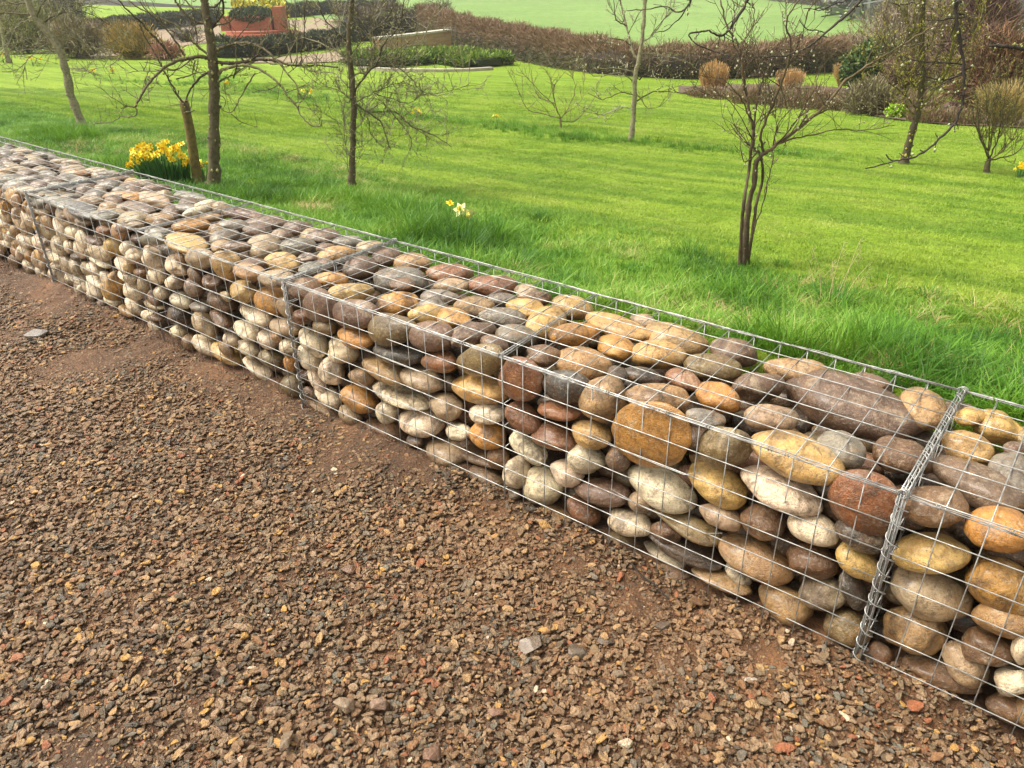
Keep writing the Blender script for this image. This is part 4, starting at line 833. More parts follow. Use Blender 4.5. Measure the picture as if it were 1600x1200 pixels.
build_tree('fruit_tree', 'nearest bare multi-stemmed tree with a dark twisted trunk, behind the near cage', 'tree', ORCH, 1060, 0, 2.963, (297, 1225),
    [([(300,1230),(310,1150),(318,1020),(332,920),(352,840),(358,760),(385,718),(400,705)], 5.2, 3.0), ([(288,1225),(293,1050),(306,920),(328,780),(338,680),(345,600)], 3.0, 1.9), ([(318,1215),(342,1080),(362,940),(386,850),(390,780),(378,715)], 2.8, 1.8)],
    [([(345,600),(325,500),(310,400),(290,280),(275,200),(220,100),(195,0)], 3.2, 1.6), ([(395,710),(440,680),(520,620),(600,560),(680,490),(760,390),(850,320),(950,260),(1100,170),(1200,110)], 4.4, 1.6), ([(390,740),(370,700),(350,680),(350,600),(360,500),(380,400),(430,310),(560,290)], 3, 1.2), ([(395,705),(380,620),(420,520),(470,400),(500,320),(520,200),(500,100),(560,0)], 3, 1.4), ([(425,690),(500,650),(600,630),(720,605),(860,605),(1000,580)], 2, .8), ([(345,1090),(390,950),(420,820),(440,720),(450,600),(450,480)], 1.5, .8), ([(370,700),(310,750),(290,700),(290,620)], 1.5, .7), ([(345,650),(290,600),(200,540)], 1.1, .5), ([(345,560),(300,480),(270,430),(200,360)], 1.2, .6), ([(380,560),(470,480),(480,340)], 1.3, .7), ([(305,420),(290,270),(280,230),(350,100),(340,0)], 1.8, .9), ([(290,280),(250,180),(260,60),(250,0)], 1.3, .7), ([(500,320),(560,200),(600,60),(640,0)], 1.4, .7), ([(520,620),(590,520),(700,470),(830,500)], 1.1, .5), ([(680,490),(640,400),(660,300)], 1.1, .5), ([(340,640),(240,470),(120,440),(0,430)], 1, .5), ([(350,600),(400,480),(400,360),(360,250)], 1.4, .7), ([(470,400),(380,330),(370,230)], 1.2, .6), ([(440,660),(470,560),(560,470),(620,400)], 1.2, .6)],
    [(.10, .075, .045), (.15, .11, .06), (.085, .062, .042)], (.04, .22, 1, .3), 8, (.4, (.45, .42, .28), .0035), knob=.16, spur=8)
build_tree('fruit_tree', 'mossy yellow-green tree with an upright tangled crown, right of centre', 'tree', ORCH, 1060, 0, 2.963, (1040, 762),
    [([(1040,768),(1060,690),(1085,600),(1110,520),(1120,440),(1130,300),(1125,150),(1130,0),(1130,-90)], 6, 3.2)],
    [([(1110,520),(1060,450),(1000,400),(970,380)], 2, .9), ([(1120,500),(1180,420),(1240,330),(1270,200),(1280,60),(1290,-40)], 2.8, 1.5), ([(1110,540),(1050,510),(1000,440)], 1.5, .7), ([(1125,430),(1060,330),(1010,230),(960,210),(940,170)], 2, .9), ([(1130,350),(1200,260),(1220,120),(1210,0)], 2.2, 1.1), ([(1125,300),(1080,200),(1060,80),(1040,0)], 2, 1), ([(1115,530),(1200,500),(1270,440),(1300,400)], 1.6, .8), ([(1130,250),(1180,180),(1170,50)], 1.6, .8), ([(1120,450),(1190,370),(1240,380)], 1.4, .7), ([(1130,200),(1090,120),(1100,20)], 1.5, .8), ([(1240,330),(1330,250),(1380,130),(1400,20)], 1.5, .8), ([(1120,420),(1040,370),(980,330)], 1.4, .7)],
    MOSS, (.028, .30, 2, .35), 9, (.45, (.42, .38, .07), .0045), lichen=((.38, .35, .06), 2.2))
build_tree('multi_stemmed_shrub', 'low many-stemmed bare shrub on the lawn at the right edge', 'shrub', None, 1060, 0, 2.963, (1425, 800), [([(1425,804),(1430,770),(1438,735)], 5, 3.4)],
    [([(1438,735),(1400,640),(1370,560),(1360,500)], 2, .8), ([(1438,735),(1440,620),(1430,500),(1420,400)], 2, .8), ([(1438,735),(1480,640),(1500,520),(1520,420)], 2, .8), ([(1438,745),(1520,680),(1570,590),(1600,520)], 2, .8), ([(1440,740),(1540,720),(1600,660),(1640,620)], 1.6, .7), ([(1438,700),(1460,560),(1470,430)], 1.5, .7), ([(1435,700),(1390,600),(1400,480)], 1.4, .6), ([(1480,640),(1560,520),(1570,420)], 1.4, .6)],
    OLV + [(.20, .17, .07)], (.030, .28, 2, .5), 10, (.3, (.32, .30, .08), .004))
build_tree('fruit_tree', 'bare tree leaning left with pale arching twigs, beyond the far end of the wall', 'tree', ORCH, 0, 0, 2.963, (388, 598), [([(392,604),(350,500),(320,400),(300,300),(270,220),(220,150),(160,80),(130,0),(110,-80)], 6.2, 4)],
    [([(280,250),(230,240),(170,245),(120,290),(125,370)], 1.4, .7), ([(240,180),(330,150),(430,250)], 1.6, .7), ([(225,150),(230,60),(225,-30)], 2, 1.2), ([(150,70),(60,60),(0,60),(-60,70)], 2, 1), ([(280,240),(320,170),(400,210),(500,250)], 1.4, .6), ([(190,110),(280,60),(400,60),(520,120)], 1.5, .7), ([(160,80),(80,120),(40,200),(0,260)], 1.4, .7), ([(230,100),(320,30),(420,0)], 1.5, .8), ([(300,310),(400,330),(520,300)], 1, .5), ([(170,90),(200,10),(270,-30)], 1.5, .8), ([(270,220),(180,180),(90,190),(40,240)], 1.2, .6), ([(130,10),(60,20),(0,-10)], 1.5, .8)],
    PALE + DK, (.045, .34, 2, .1), 11, (.3, (.42, .40, .20), .005))
build_tree('fruit_tree', 'small distant bare tree at the far left edge of the lawn', 'tree', ORCH, 0, 0, 2.963, (40, 290), [([(42,292),(20,200),(8,120),(0,40),(-5,-30)], 3, 1.8)],
    [([(15,180),(60,120),(90,40)], 1.2, .6), ([(8,120),(-30,60),(-60,0)], 1.2, .6), ([(10,100),(40,40),(50,-20)], 1.2, .6), ([(20,200),(-20,150),(-60,130)], 1, .5)], PALE + OLV, (.09, .6, 2, .2), 12, (.4, (.36, .34, .12), .012))
# the overhanging tree: its trunk stands outside the frame on the right
D0 = 2.55; p = at_depth(1990, 500, D0); p[2] = terrain(p[0], p[1]); K = 2.963
def cr(*pts): return [(a, b_) for a, b_ in pts]
OV = [([(1290,-230),(1278,-60),(1285,50),(1298,150),(1315,260),(1325,350),(1320,430),(1310,500),(1280,570),(1210,640),(1150,695),(1080,730),(1000,745),(940,765),(865,780)], 4.6, 1.3),
      ([(1000,-200),(920,-90),(845,0),(800,50),(740,100),(680,150),(630,195),(570,230),(500,255),(420,262),(360,265)], 3.2, 1.2), ([(680,150),(640,140),(590,132),(560,90)], 1.3, .9),
      ([(420,-180),(360,-80),(320,0),(300,40),(260,100),(225,150),(190,165),(140,145),(85,150),(50,160),(70,195),(140,230),(190,245)], 3.4, 1), ([(215,155),(212,185),(205,210)], 1.2, .7),
      ([(1318,300),(1240,290),(1130,285),(1060,270),(1020,260)], 1.7, .9), ([(1322,340),(1230,372),(1150,355),(1100,340)], 1.6, .9), ([(1318,330),(1290,350),(1220,390),(1165,420)], 2.2, 1.4), ([(1290,60),(1330,80),(1250,90),(1150,95)], 1.8, 1),
      ([(1900,260),(1700,240),(1600,230),(1540,215),(1500,215),(1440,210)], 5, 3), ([(100,-120),(60,-30),(50,20),(0,60),(-60,30),(-150,45),(-240,50)], 2.2, .9), ([(50,20),(0,90),(-60,140),(-110,150)], 1.4, .8), ([(850,-60),(760,10),(650,45),(580,40)], 1.4, .7), ([(1160,-60),(1080,10),(1020,20),(985,15)], 1.6, .9), ([(1310,500),(1290,560),(1295,600)], 1.2, .8), ([(1210,640),(1195,628),(1190,615)], 1.3, 1), ([(1000,745),(975,735),(962,715)], 1.6, 1.3), ([(1150,695),(1130,700),(1118,693)], 1.4, 1)]
tp = (((1960 - 1060) * K), (-330 * K)); HUBP = (1900, -700)
OV += [([HUBP, (1500,-500), (1290,-230)], 9, 4.6), ([HUBP, (1400,-600), (1000,-200)], 7, 3.2), ([HUBP, (1100,-700), (600,-450), (420,-180)], 6, 3.4), ([(600,-450), (250,-300), (100,-120)], 3, 2.2), ([HUBP, (2000,-200), (1900,260)], 8, 5)]
build_tree('apple_tree', 'near tree out of frame whose dark lichened branches hang into the top right', 'tree', None, 1060, 0, K, (0, 0),
    [([((1990 - 1060) * K, 500 * K), ((1985 - 1060) * K, 300 * K), ((1960 - 1060) * K, 60 * K), (2300, -300), HUBP], 42, 16)], OV,
    [(.050, .042, .036), (.065, .055, .045), (.04, .034, .03)], (.16, .07, 0, .2), 13, (.5, (.42, .46, .26), .0032), lichen=((.33, .34, .12), .8), knob=.2, spur=16, D=D0, base_w=p)

# ------------------------------------------------------------------ hedges, shrubs, beds
def quads(mb, C_, Dv, L, w_, cols, r):
    n_ = len(C_); Dv = Dv / np.linalg.norm(Dv, axis=1, keepdims=True); q = r.normal(size=(n_, 3)); sv = np.cross(Dv, q); sv /= np.linalg.norm(sv, axis=1, keepdims=True)
    L = np.broadcast_to(L, (n_,))[:, None]; w_ = np.broadcast_to(w_, (n_,))[:, None]
    V = np.stack([C_ - sv * w_ / 2, C_ + sv * w_ / 2, C_ + Dv * L + sv * w_ * .3, C_ + Dv * L - sv * w_ * .3], 1).reshape(-1, 3)
    F = np.arange(n_ * 4).reshape(-1, 4); mb.add(V, F, np.repeat(cols, 4, 0))
def pick(cols, n_, r, j=.25):
    c = np.array(cols)[r.integers(len(cols), size=n_)]; return np.clip(c * r.uniform(1 - j, 1 + j, (n_, 1)), 0, 1)
def hedge(name, label, cat, px, h, w_, dens, cols_top, cols_low, core, ls=(.12, .3), lw=.02, group=None, seed=1, kind=None, mt='leaf', updir=1.0, bushy=.15):
    r = np.random.default_rng(seed); W_ = smooth([ground_at(*p) for p in px], 6); seg = np.linalg.norm(np.diff(W_, axis=0), axis=1); cum = np.concatenate([[0], np.cumsum(seg)]); L = cum[-1]; mb = MB()
    def at(s):
        i = np.clip(np.searchsorted(cum, s) - 1, 0, len(seg) - 1); f = ((s - cum[i]) / seg[i])[:, None]; p = W_[i] * (1 - f) + W_[i + 1] * f; t = W_[i + 1] - W_[i]; t[:, 2] = 0; t /= np.linalg.norm(t, axis=1, keepdims=True); return p, np.stack([-t[:, 1], t[:, 0], 0 * t[:, 0]], 1)
    # lumpy dark core that closes the view through the twigs
    hf = (lambda s_: np.interp(s_, cum, [h * depth_of(w) / FPX for w in W_])) if h > 15 else (lambda s_: h + 0 * s_)
    ns = max(6, int(L / (w_ * .35))); s = np.linspace(0, L, ns); p, nv = at(np.clip(s, 0, L - 1e-4)); prof = np.array([(-.42, -.05), (-.46, .35), (-.40, .72), (-.2, .86), (.2, .86), (.40, .72), (.46, .35), (.42, -.05)])
    V = (p[:, None] + nv[:, None] * prof[None, :, :1] * w_ * .84 + UP * prof[None, :, 1:] * (hf(s) * .9)[:, None, None]); V = V + r.normal(0, hf(s).mean() * .035, V.shape); k = len(prof)
    V[0] = V[0].mean(0) + (V[0] - V[0].mean(0)) * .6; V[-1] = V[-1].mean(0) + (V[-1] - V[-1].mean(0)) * .6
    i = np.arange(ns - 1)[:, None] * k; j = np.arange(k - 1)[None]; F = np.stack([i + j, i + j + 1, i + k + j + 1, i + k + j], -1).reshape(-1, 4); mb.add(V.reshape(-1, 3), F, core)
    for e in (0, ns - 1): mb.add(V[e], [[0, 1, 6, 7], [1, 2, 5, 6], [2, 3, 4, 5]], core)
    n_ = int(L * dens); s = r.uniform(0, L - 1e-3, n_); p, nv = at(s); hh = hf(s) * (1 + bushy * np.sin(s * 2.1 + 1) * .5 + bushy * np.sin(s * 5.3) * .4)
    u = r.uniform(-1, 1, n_); v = r.uniform(0, 1, n_) ** .8; edge = np.where(r.uniform(size=n_) < .6, np.sign(u) * np.abs(u) ** .15, u); v = np.where(np.abs(edge) < .75, r.uniform(.72, 1, n_), v)
    C_ = p + nv * (edge * w_ * .5 * (1 - .25 * v ** 3))[:, None] + UP * (v * hh)[:, None]
    Dv = r.normal(size=(n_, 3)) * .7 + nv * (edge * .6)[:, None] + UP * updir * v[:, None]
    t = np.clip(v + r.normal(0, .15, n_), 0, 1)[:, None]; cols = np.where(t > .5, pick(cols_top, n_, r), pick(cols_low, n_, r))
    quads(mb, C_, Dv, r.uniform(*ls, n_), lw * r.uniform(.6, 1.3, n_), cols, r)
    return tag(mb.build(name, M[mt], None, org=W_[0]), label, cat, group, kind)
def bush(name, label, cat, u, v, wpx, hpx, n_, cols, core, ls=(.05, .12), lw=.03, seed=1, up=.3, group=None, stems=None, top=None, shell=.5, depth=.8):
    r = np.random.default_rng(seed); g_ = ground_at(u, v); D = depth_of(g_); k = D / FPX; a = wpx * k / 2; h = hpx * k; mb = MB()
    th = r.normal(size=(n_, 3)); th /= np.linalg.norm(th, axis=1, keepdims=True); lob = 1 + .16 * np.sin(th @ r.normal(size=(3,)) * 5 + 1) + .13 * np.sin(th @ r.normal(size=(3,)) * 9)
    rr = (1 - shell * r.uniform(0, 1, n_) ** 1.5) * lob; q = th * rr[:, None]; C_ = g_ + RGT * (q[:, :1] * a) + FWD * (q[:, 1:2] * a * depth) + UP * ((q[:, 2:] * .52 + .5) * h)
    m = C_[:, 2] > g_[2] - .02; C_, th2, n2 = C_[m], th[m], m.sum(); Dv = r.normal(size=(n2, 3)) * .8 + np.stack([th2 @ [1, 0, 0], th2 @ [0, 1, 0], th2 @ [0, 0, 1]], 1) * .5 + UP * up
    cols_ = pick(cols, n2, r)
    if top is not None: tt = (th2[:, 2] + r.normal(0, .3, n2)) > .35; cols_[tt] = pick(top, tt.sum(), r)
    quads(mb, C_, Dv, r.uniform(*ls, n2), lw * r.uniform(.6, 1.4, n2), cols_, r)
    if core is not None:
        P = SPH2 * (1 + .12 * np.sin(SPH2 @ r.normal(size=3) * 4)[:, None]); mb.add(g_ + RGT * (P[:, :1] * a * .62) + FWD * (P[:, 1:2] * a * depth * .62) + UP * ((P[:, 2:] * .36 + .42) * h), SPF2, core)
    o = mb.build('foliage', M['leaf'], None, org=g_)
    root = empty(name, g_, label, cat, group); o.parent = root; o.location = (0, 0, 0)
    sb = MB()
    for i in range(stems or 7):
        d = th[i]; e = g_ + RGT * d[0] * a * .7 + FWD * d[1] * a * .5 + UP * h * .75; t = np.linspace(0, 1, 5)[:, None]; sb.tube(g_ + (e - g_) * t + r.normal(0, .012, (5, 3)) * t, np.linspace(.012, .004, 5) * max(1, h), 5, col=(.09, .065, .045))
    sb.build('stem', M['bark'], root); return root
def fan(name, label, cat, u, v, wpx, hpx, n_, cols, group=None, seed=1, lw=.006, spread=.5, base=.25):
    r = np.random.default_rng(seed); g_ = ground_at(u, v); k = depth_of(g_) / FPX; a = wpx * k / 2; h = hpx * k; mb = MB()
    an = r.uniform(0, 6.28, n_); q = np.sqrt(r.uniform(size=n_)); d = np.stack([np.cos(an), np.sin(an), 0 * an], 1); H_ = h * r.uniform(.55, 1.05, n_) * (1 - .25 * q)
    p = g_ + d * (q * a * base)[:, None]; cc = pick(cols, n_, r); prev = p
    for s in range(4):
        t = (s + 1) / 4; nx = g_ + d * (q * a * (base + (1 - base) * t ** 1.5))[:, None] + UP * (H_ * t)[:, None] + r.normal(0, a * .02, (n_, 3)); quads(mb, prev, nx - prev, np.linalg.norm(nx - prev, axis=1) * 1.04, lw * (1.3 - .6 * t), cc, r); prev = nx
    return tag(mb.build(name, M['leaf'], None, org=g_), label, cat, group)
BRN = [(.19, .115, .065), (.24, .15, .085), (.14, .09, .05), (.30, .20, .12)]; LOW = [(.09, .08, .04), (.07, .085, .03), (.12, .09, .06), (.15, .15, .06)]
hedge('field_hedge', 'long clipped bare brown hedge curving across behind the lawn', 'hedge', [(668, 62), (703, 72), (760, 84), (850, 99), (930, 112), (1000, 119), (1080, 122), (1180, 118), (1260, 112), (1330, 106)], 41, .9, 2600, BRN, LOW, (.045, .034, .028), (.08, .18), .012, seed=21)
hedge('dark_hedge', 'dark overgrown hedge behind the curved brick wall', 'hedge', [(540, 66), (600, 60), (660, 58), (700, 60)], 40, 1.2, 1100, [(.10, .085, .05), (.15, .10, .07)], [(.05, .05, .025), (.08, .08, .035)], (.03, .028, .02), (.14, .3), .02, seed=22)
hedge('low_hedge', 'low dark clipped hedge in front of the brick steps', 'hedge', [(337, 91), (400, 88), (470, 80), (545, 68)], .55, .7, 1500, [(.035, .05, .025), (.05, .065, .03)], [(.025, .035, .018)], (.014, .018, .010), (.06, .12), .022, 'low dark hedges round the terrace garden', 23)
hedge('low_hedge', 'low dark clipped hedge left of the brick planter', 'hedge', [(120, 56), (170, 54), (240, 46), (340, 33)], .75, .9, 1100, [(.035, .05, .025), (.05, .065, .03)], [(.025, .035, .018)], (.014, .018, .010), (.08, .16), .03, 'low dark hedges round the terrace garden', 24)
hedge('low_hedge', 'low dark clipped hedge right of the brick planter, along the top edge', 'hedge', [(425, 29), (480, 25), (560, 20), (620, 18)], .9, .9, 900, [(.035, .05, .025), (.05, .065, .03)], [(.025, .035, .018)], (.014, .018, .010), (.1, .2), .035, 'low dark hedges round the terrace garden', 25)
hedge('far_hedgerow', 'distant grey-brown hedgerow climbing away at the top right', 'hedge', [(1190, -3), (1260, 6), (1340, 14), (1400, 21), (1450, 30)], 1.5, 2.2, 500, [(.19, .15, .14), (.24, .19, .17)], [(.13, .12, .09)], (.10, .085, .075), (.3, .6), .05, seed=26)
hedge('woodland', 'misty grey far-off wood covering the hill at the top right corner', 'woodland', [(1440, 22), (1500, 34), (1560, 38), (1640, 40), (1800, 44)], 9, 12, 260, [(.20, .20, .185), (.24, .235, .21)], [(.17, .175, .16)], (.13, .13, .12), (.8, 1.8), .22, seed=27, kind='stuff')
hedge('ground_cover', 'bright green and yellow ground cover filling the bed below the curved wall', 'ground cover', [(560, 104), (620, 100), (680, 96), (735, 101), (765, 105)], .30, 1.6, 2600, [(.16, .26, .03), (.26, .32, .04), (.07, .15, .03)], [(.06, .12, .02), (.10, .10, .03)], (.03, .04, .015), (.08, .16), .03, seed=28, kind='stuff')
# draped strips: paths and soil beds
def strip(name, px_lo, px_hi, mt_, lift=.02, kind='structure'):
    A_ = smooth([ground_at(*p) for p in px_lo], 6); B_ = smooth([ground_at(*p) for p in px_hi], 6); n_ = min(len(A_), len(B_)); A_, B_ = A_[:n_], B_[:n_]; k = 7
    t = np.linspace(0, 1, k)[None, :, None]; V = (A_[:, None] * (1 - t) + B_[:, None] * t).reshape(-1, 3); V[:, 2] = lz(V[:, 0], V[:, 1]) + lift
    i = np.arange(n_ - 1)[:, None] * k; j = np.arange(k - 1)[None]; F = np.stack([i + j, i + k + j, i + k + j + 1, i + j + 1], -1).reshape(-1, 4)
    return tag(link(name, mesh_np(name, V, F, mt_)), kind=kind)
def plain(name, c1, c2, sc, rough=.85):
    m, n, b = mat(name); tc = N(n, 'ShaderNodeTexCoord'); k = noise(n, tc.outputs['Object'], sc, 6, .7); n.links.new(mixc(n, mrange(n, k, .38, .62), c1, c2), b.inputs['Base Color']); b.inputs['Roughness'].default_value = rough; bump(n, b, k, .5, .03); return m
M['path'] = plain('sandy_path', (.25, .185, .115), (.17, .125, .075), 3); M['bed'] = plain('bed_soil', (.06, .038, .024), (.10, .062, .038), 5)
strip('planting_bed', [(1060, 146), (1150, 152), (1230, 164), (1320, 176), (1400, 189), (1500, 196), (1640, 202)], [(1060, 136), (1150, 134), (1230, 135), (1320, 140), (1400, 150), (1500, 160), (1640, 165)], M['bed'])
strip('path', [(120, 92), (170, 88), (230, 84), (290, 72), (345, 62)], [(120, 58), (170, 56), (230, 50), (290, 42), (345, 36)], M['path'])
strip('path', [(438, 66), (480, 58), (520, 52), (560, 48)], [(430, 34), (480, 30), (520, 27), (560, 25)], M['path'])
strip('path', [(380, 100), (430, 99), (500, 98), (560, 96), (600, 95)], [(380, 93), (430, 90), (500, 84), (560, 76), (600, 74)], M['path'])
# curved brick wall
W_ = smooth([ground_at(*p) for p in [(590, 93), (625, 90), (655, 87), (702, 81)]], 8); r = np.random.default_rng(1)
root = empty('garden_wall', W_[0], 'low curved tan brick garden wall with a pale coping', 'wall')
def ribbon(W_, w_, z0, z1, col):
    t = np.gradient(W_, axis=0); t[:, 2] = 0; t /= np.linalg.norm(t, axis=1, keepdims=True); nv = np.stack([-t[:, 1], t[:, 0], 0 * t[:, 0]], 1); mb = MB()
    V = np.stack([W_ - nv * w_ / 2 + UP * z0, W_ + nv * w_ / 2 + UP * z0, W_ + nv * w_ / 2 + UP * z1, W_ - nv * w_ / 2 + UP * z1], 1); n_ = len(W_); i = np.arange(n_ - 1)[:, None] * 4; j = np.arange(4)[None]; k = (j + 1) % 4
    mb.add(V.reshape(-1, 3), np.concatenate([np.stack([i + j, i + 4 + j, i + 4 + k, i + k], -1).reshape(-1, 4), [[0, 1, 2, 3], [n_ * 4 - 1, n_ * 4 - 2, n_ * 4 - 3, n_ * 4 - 4]]]), col); return mb
W_[:, 2] = W_[:, 2].mean() * .5 + W_[:, 2] * .5
ribbon(W_, .22, -.4, .62, (.44, .28, .14)).build('brickwork', M['brick'], root, smooth=False); ribbon(W_, .30, .62, .68, (.50, .47, .38)).build('coping', M['stone_trim'], root, smooth=False)
W_ = smooth([ground_at(*p) for p in [(560, 109), (640, 112), (720, 112), (768, 109)]], 6); tag(ribbon(W_, .14, -.05, .07, (.45, .40, .32)).build('bed_kerb', M['stone_trim'], None, smooth=False, org=W_[0]), 'pale stone kerb edging the green bed', 'kerb')
# round red brick planter with steps
g_ = ground_at(388, 62); k = depth_of(g_) / FPX; root = empty('brick_planter', g_, 'red brick planter on curved steps at the top left', 'planter'); c0 = g_ + FWD * 1.3
for i, (rw, zt) in enumerate(((2.0, .11), (1.72, .22), (1.45, .33))):
    th = np.linspace(0, 2 * np.pi, 40, endpoint=False); mb = MB(); cc = c0 + RGT * (.35 if i < 2 else .1); ring = np.stack([cc[0] + rw * np.cos(th), cc[1] + rw * np.sin(th)], 1); z0 = g_[2] - .25 if i == 0 else g_[2] + zt - .11
    V = np.concatenate([np.c_[ring, np.full(40, z0)], np.c_[ring, np.full(40, g_[2] + zt)], [[cc[0], cc[1], g_[2] + zt]]]); j = np.arange(40); j2 = (j + 1) % 40
    mb.add(V, np.stack([j, j2, j2 + 40, j + 40], 1), (.36, .125, .075)); mb.F.setdefault(3, []).append(np.stack([j + 40, j2 + 40, np.full(40, 80)], 1)); mb.M.setdefault(3, []).append(np.zeros(40)); mb.build('step', M['stone_trim'], root, smooth=False)
mb = MB(); mb.box(c0 - FWD * .1 + UP * .6, (1.9, .9, .56), ROT[2], (.36, .13, .08)); mb.build('front_wall', M['stone_trim'], root, smooth=False)
for s in (-1, 1): mb = MB(); mb.box(c0 + RGT * s * 1.25 + UP * (.62 if s < 0 else .8), (.42, .9, .62 if s < 0 else 1.0), ROT[2], (.33, .12, .072)); mb.build('pier', M['stone_trim'], root, smooth=False)
r = np.random.default_rng(3); n_ = 2600; mb = MB(); q = r.normal(size=(n_, 3)); q /= np.linalg.norm(q, axis=1, keepdims=True); C_ = c0 - FWD * .2 + UP * .95 + RGT * q[:, :1] * 1.0 + FWD * q[:, 1:2] * .6 + UP * q[:, 2:] * .32; quads(mb, C_, r.normal(size=(n_, 3)) + UP, .12, .04, pick([(.03, .06, .03), (.05, .08, .035)], n_, r), r); tag(mb.build('shrub', M['leaf'], None, org=c0), 'dark evergreen plants growing in the red brick planter', 'shrub')
n_ = 1500; mb = MB(); q = r.uniform(-1, 1, (n_, 3)); C_ = c0 + FWD * 1.2 + UP * 1.15 + RGT * q[:, :1] * 1.2 + FWD * q[:, 1:2] * .6 + UP * q[:, 2:] * .42; quads(mb, C_, r.normal(size=(n_, 3)) + UP, .10, .10, pick([(.72, .58, .03), (.62, .55, .05), (.25, .32, .05)], n_, r), r); mb.box(c0 + FWD * 1.2 + UP * .4, (2.0, .8, 1.0), ROT[2], (.05, .07, .03)); tag(mb.build('flowering_shrub', M['petal'], None, org=c0), 'yellow flowering shrub behind the red brick planter', 'shrub')
TG = 'tan ornamental grasses in the bed'
fan('ornamental_grass', 'upright golden-tan ornamental grass clump at the left of the bed, first from left', 'ornamental grass', 1113, 144, 44, 46, 1700, [(.50, .31, .12), (.60, .40, .18), (.40, .24, .09)], TG, 31, .011, base=.66)
fan('ornamental_grass', 'golden-tan ornamental grass clump behind the pink-brown stalks, second from left', 'ornamental grass', 1232, 142, 44, 34, 1100, [(.48, .30, .13), (.55, .38, .18)], TG, 32, .011, base=.66)
fan('ornamental_grass', 'small tan grass clump against the left side of the evergreen bush', 'ornamental grass', 1314, 134, 34, 38, 600, [(.50, .33, .16)], TG, 33, .012)
fan('ornamental_grass', 'broad pale tan grass clump in the bed at the right edge', 'ornamental grass', 1568, 194, 100, 66, 1500, [(.44, .33, .14), (.50, .36, .15), (.30, .24, .10)], TG, 34, .009)
DP_ = 'dead stalks in the planting bed'
for i, (u, v, w_, h, lab) in enumerate([(1180, 160, 70, 26, 'pinkish-brown dead stalks at the left end of the bed'), (1250, 168, 90, 38, 'pinkish-brown dead stalks in front of the second tan grass clump'), (1305, 172, 50, 30, 'reddish dead stalks left of the olive shrub'), (1450, 190, 60, 22, 'low brown dead stalks right of the lime-green plant'), (1500, 192, 60, 24, 'brown dead stalks under the russet shrub'), (1110, 150, 70, 14, 'sparse low green-brown growth under the first tan grass clump'), (1420, 170, 90, 30, 'brown dead stalks behind the lime-green plant')]):
    w_ *= 1.15; fan('dead_perennial', lab, 'dead perennials', u, v, w_, h, 900, [(.22, .13, .085), (.30, .20, .12), (.14, .09, .055), (.14, .16, .05)], DP_, 40 + i, .009, base=.85)
bush('evergreen_bush', 'rounded dark evergreen bush with yellow-green top in the bed', 'bush', 1352, 143, 84, 64, 7000, [(.025, .07, .02), (.05, .10, .025), (.09, .12, .03)], (.012, .025, .01), (.04, .08), .03, 51, top=[(.22, .22, .04), (.13, .16, .04), (.04, .10, .025)])
bush('olive_shrub', 'low olive-brown twiggy shrub in front of the evergreen bush', 'bush', 1357, 180, 86, 44, 3400, [(.16, .14, .07), (.12, .10, .06), (.22, .19, .09)], (.03, .022, .015), (.06, .14), .010, 52, up=.6)
bush('lime_plant', 'small lime-green leafy plant at the edge of the bed', 'plant', 1398, 185, 28, 17, 700, [(.34, .52, .04), (.26, .44, .03)], (.06, .12, .02), (.03, .06), .03, 53)
bush('brown_shrub', 'brown twiggy shrub right of the evergreen bush', 'bush', 1410, 150, 70, 56, 3000, [(.14, .09, .06), (.20, .14, .07)], (.03, .02, .015), (.08, .2), .010, 54, up=.6)
bush('russet_shrub', 'large rounded russet-red twiggy shrub near the right edge', 'bush', 1543, 178, 110, 104, 9000, [(.17, .085, .05), (.23, .12, .06), (.12, .065, .04), (.16, .13, .06)], (.05, .02, .015), (.12, .26), .010, 55, up=.5)
bush('bare_thicket', 'tall purplish-brown bare thicket behind the mossy tree', 'bush', 1500, 150, 90, 150, 7000, [(.20, .12, .10), (.26, .16, .13), (.15, .10, .08)], (.08, .05, .04), (.2, .45), .014, 56, up=.9)
bush('bare_thicket', 'pale brown bare thicket behind the evergreen bush', 'bush', 1400, 135, 130, 110, 5000, [(.24, .19, .13), (.30, .24, .16), (.17, .13, .09)], None, (.15, .4), .010, 57, up=1.0, stems=20)
bush('orange_shrub', 'orange-yellow bare-stemmed shrub in the left border, left of the pink one', 'bush', 212, 92, 74, 40, 2600, [(.42, .27, .06), (.34, .24, .07), (.24, .20, .07)], (.10, .07, .03), (.2, .45), .018, 58, up=1.0)
bush('pink_shrub', 'small pinkish-brown shrub at the right end of the left border', 'bush', 262, 94, 44, 20, 1200, [(.36, .17, .11), (.28, .15, .10)], (.08, .04, .03), (.1, .25), .018, 59, up=.8)
bush('brown_border_shrub', 'brown twiggy shrub in the left border behind the leaning tree', 'bush', 130, 90, 90, 46, 3000, [(.22, .16, .10), (.28, .22, .10), (.14, .12, .07)], (.05, .04, .025), (.15, .4), .016, 60, up=.8)
bush('yellow_green_shrub', 'yellow-green bare shrub at the left edge beyond the lawn', 'bush', 45, 84, 110, 66, 5000, [(.26, .27, .07), (.20, .20, .07), (.14, .15, .05)], (.06, .06, .025), (.2, .5), .018, 61, up=.9)
bush('conifer_block', 'dense dark grey-green evergreen block at the top left', 'bush', 104, 50, 64, 56, 2600, [(.05, .06, .045), (.07, .08, .06)], (.03, .035, .028), (.12, .25), .05, 62)
bush('grey_shrub', 'small grey twiggy shrub beside the path left of the brick planter', 'bush', 292, 66, 44, 22, 900, [(.16, .13, .10), (.10, .09, .06)], (.04, .03, .025), (.1, .25), .018, 63)
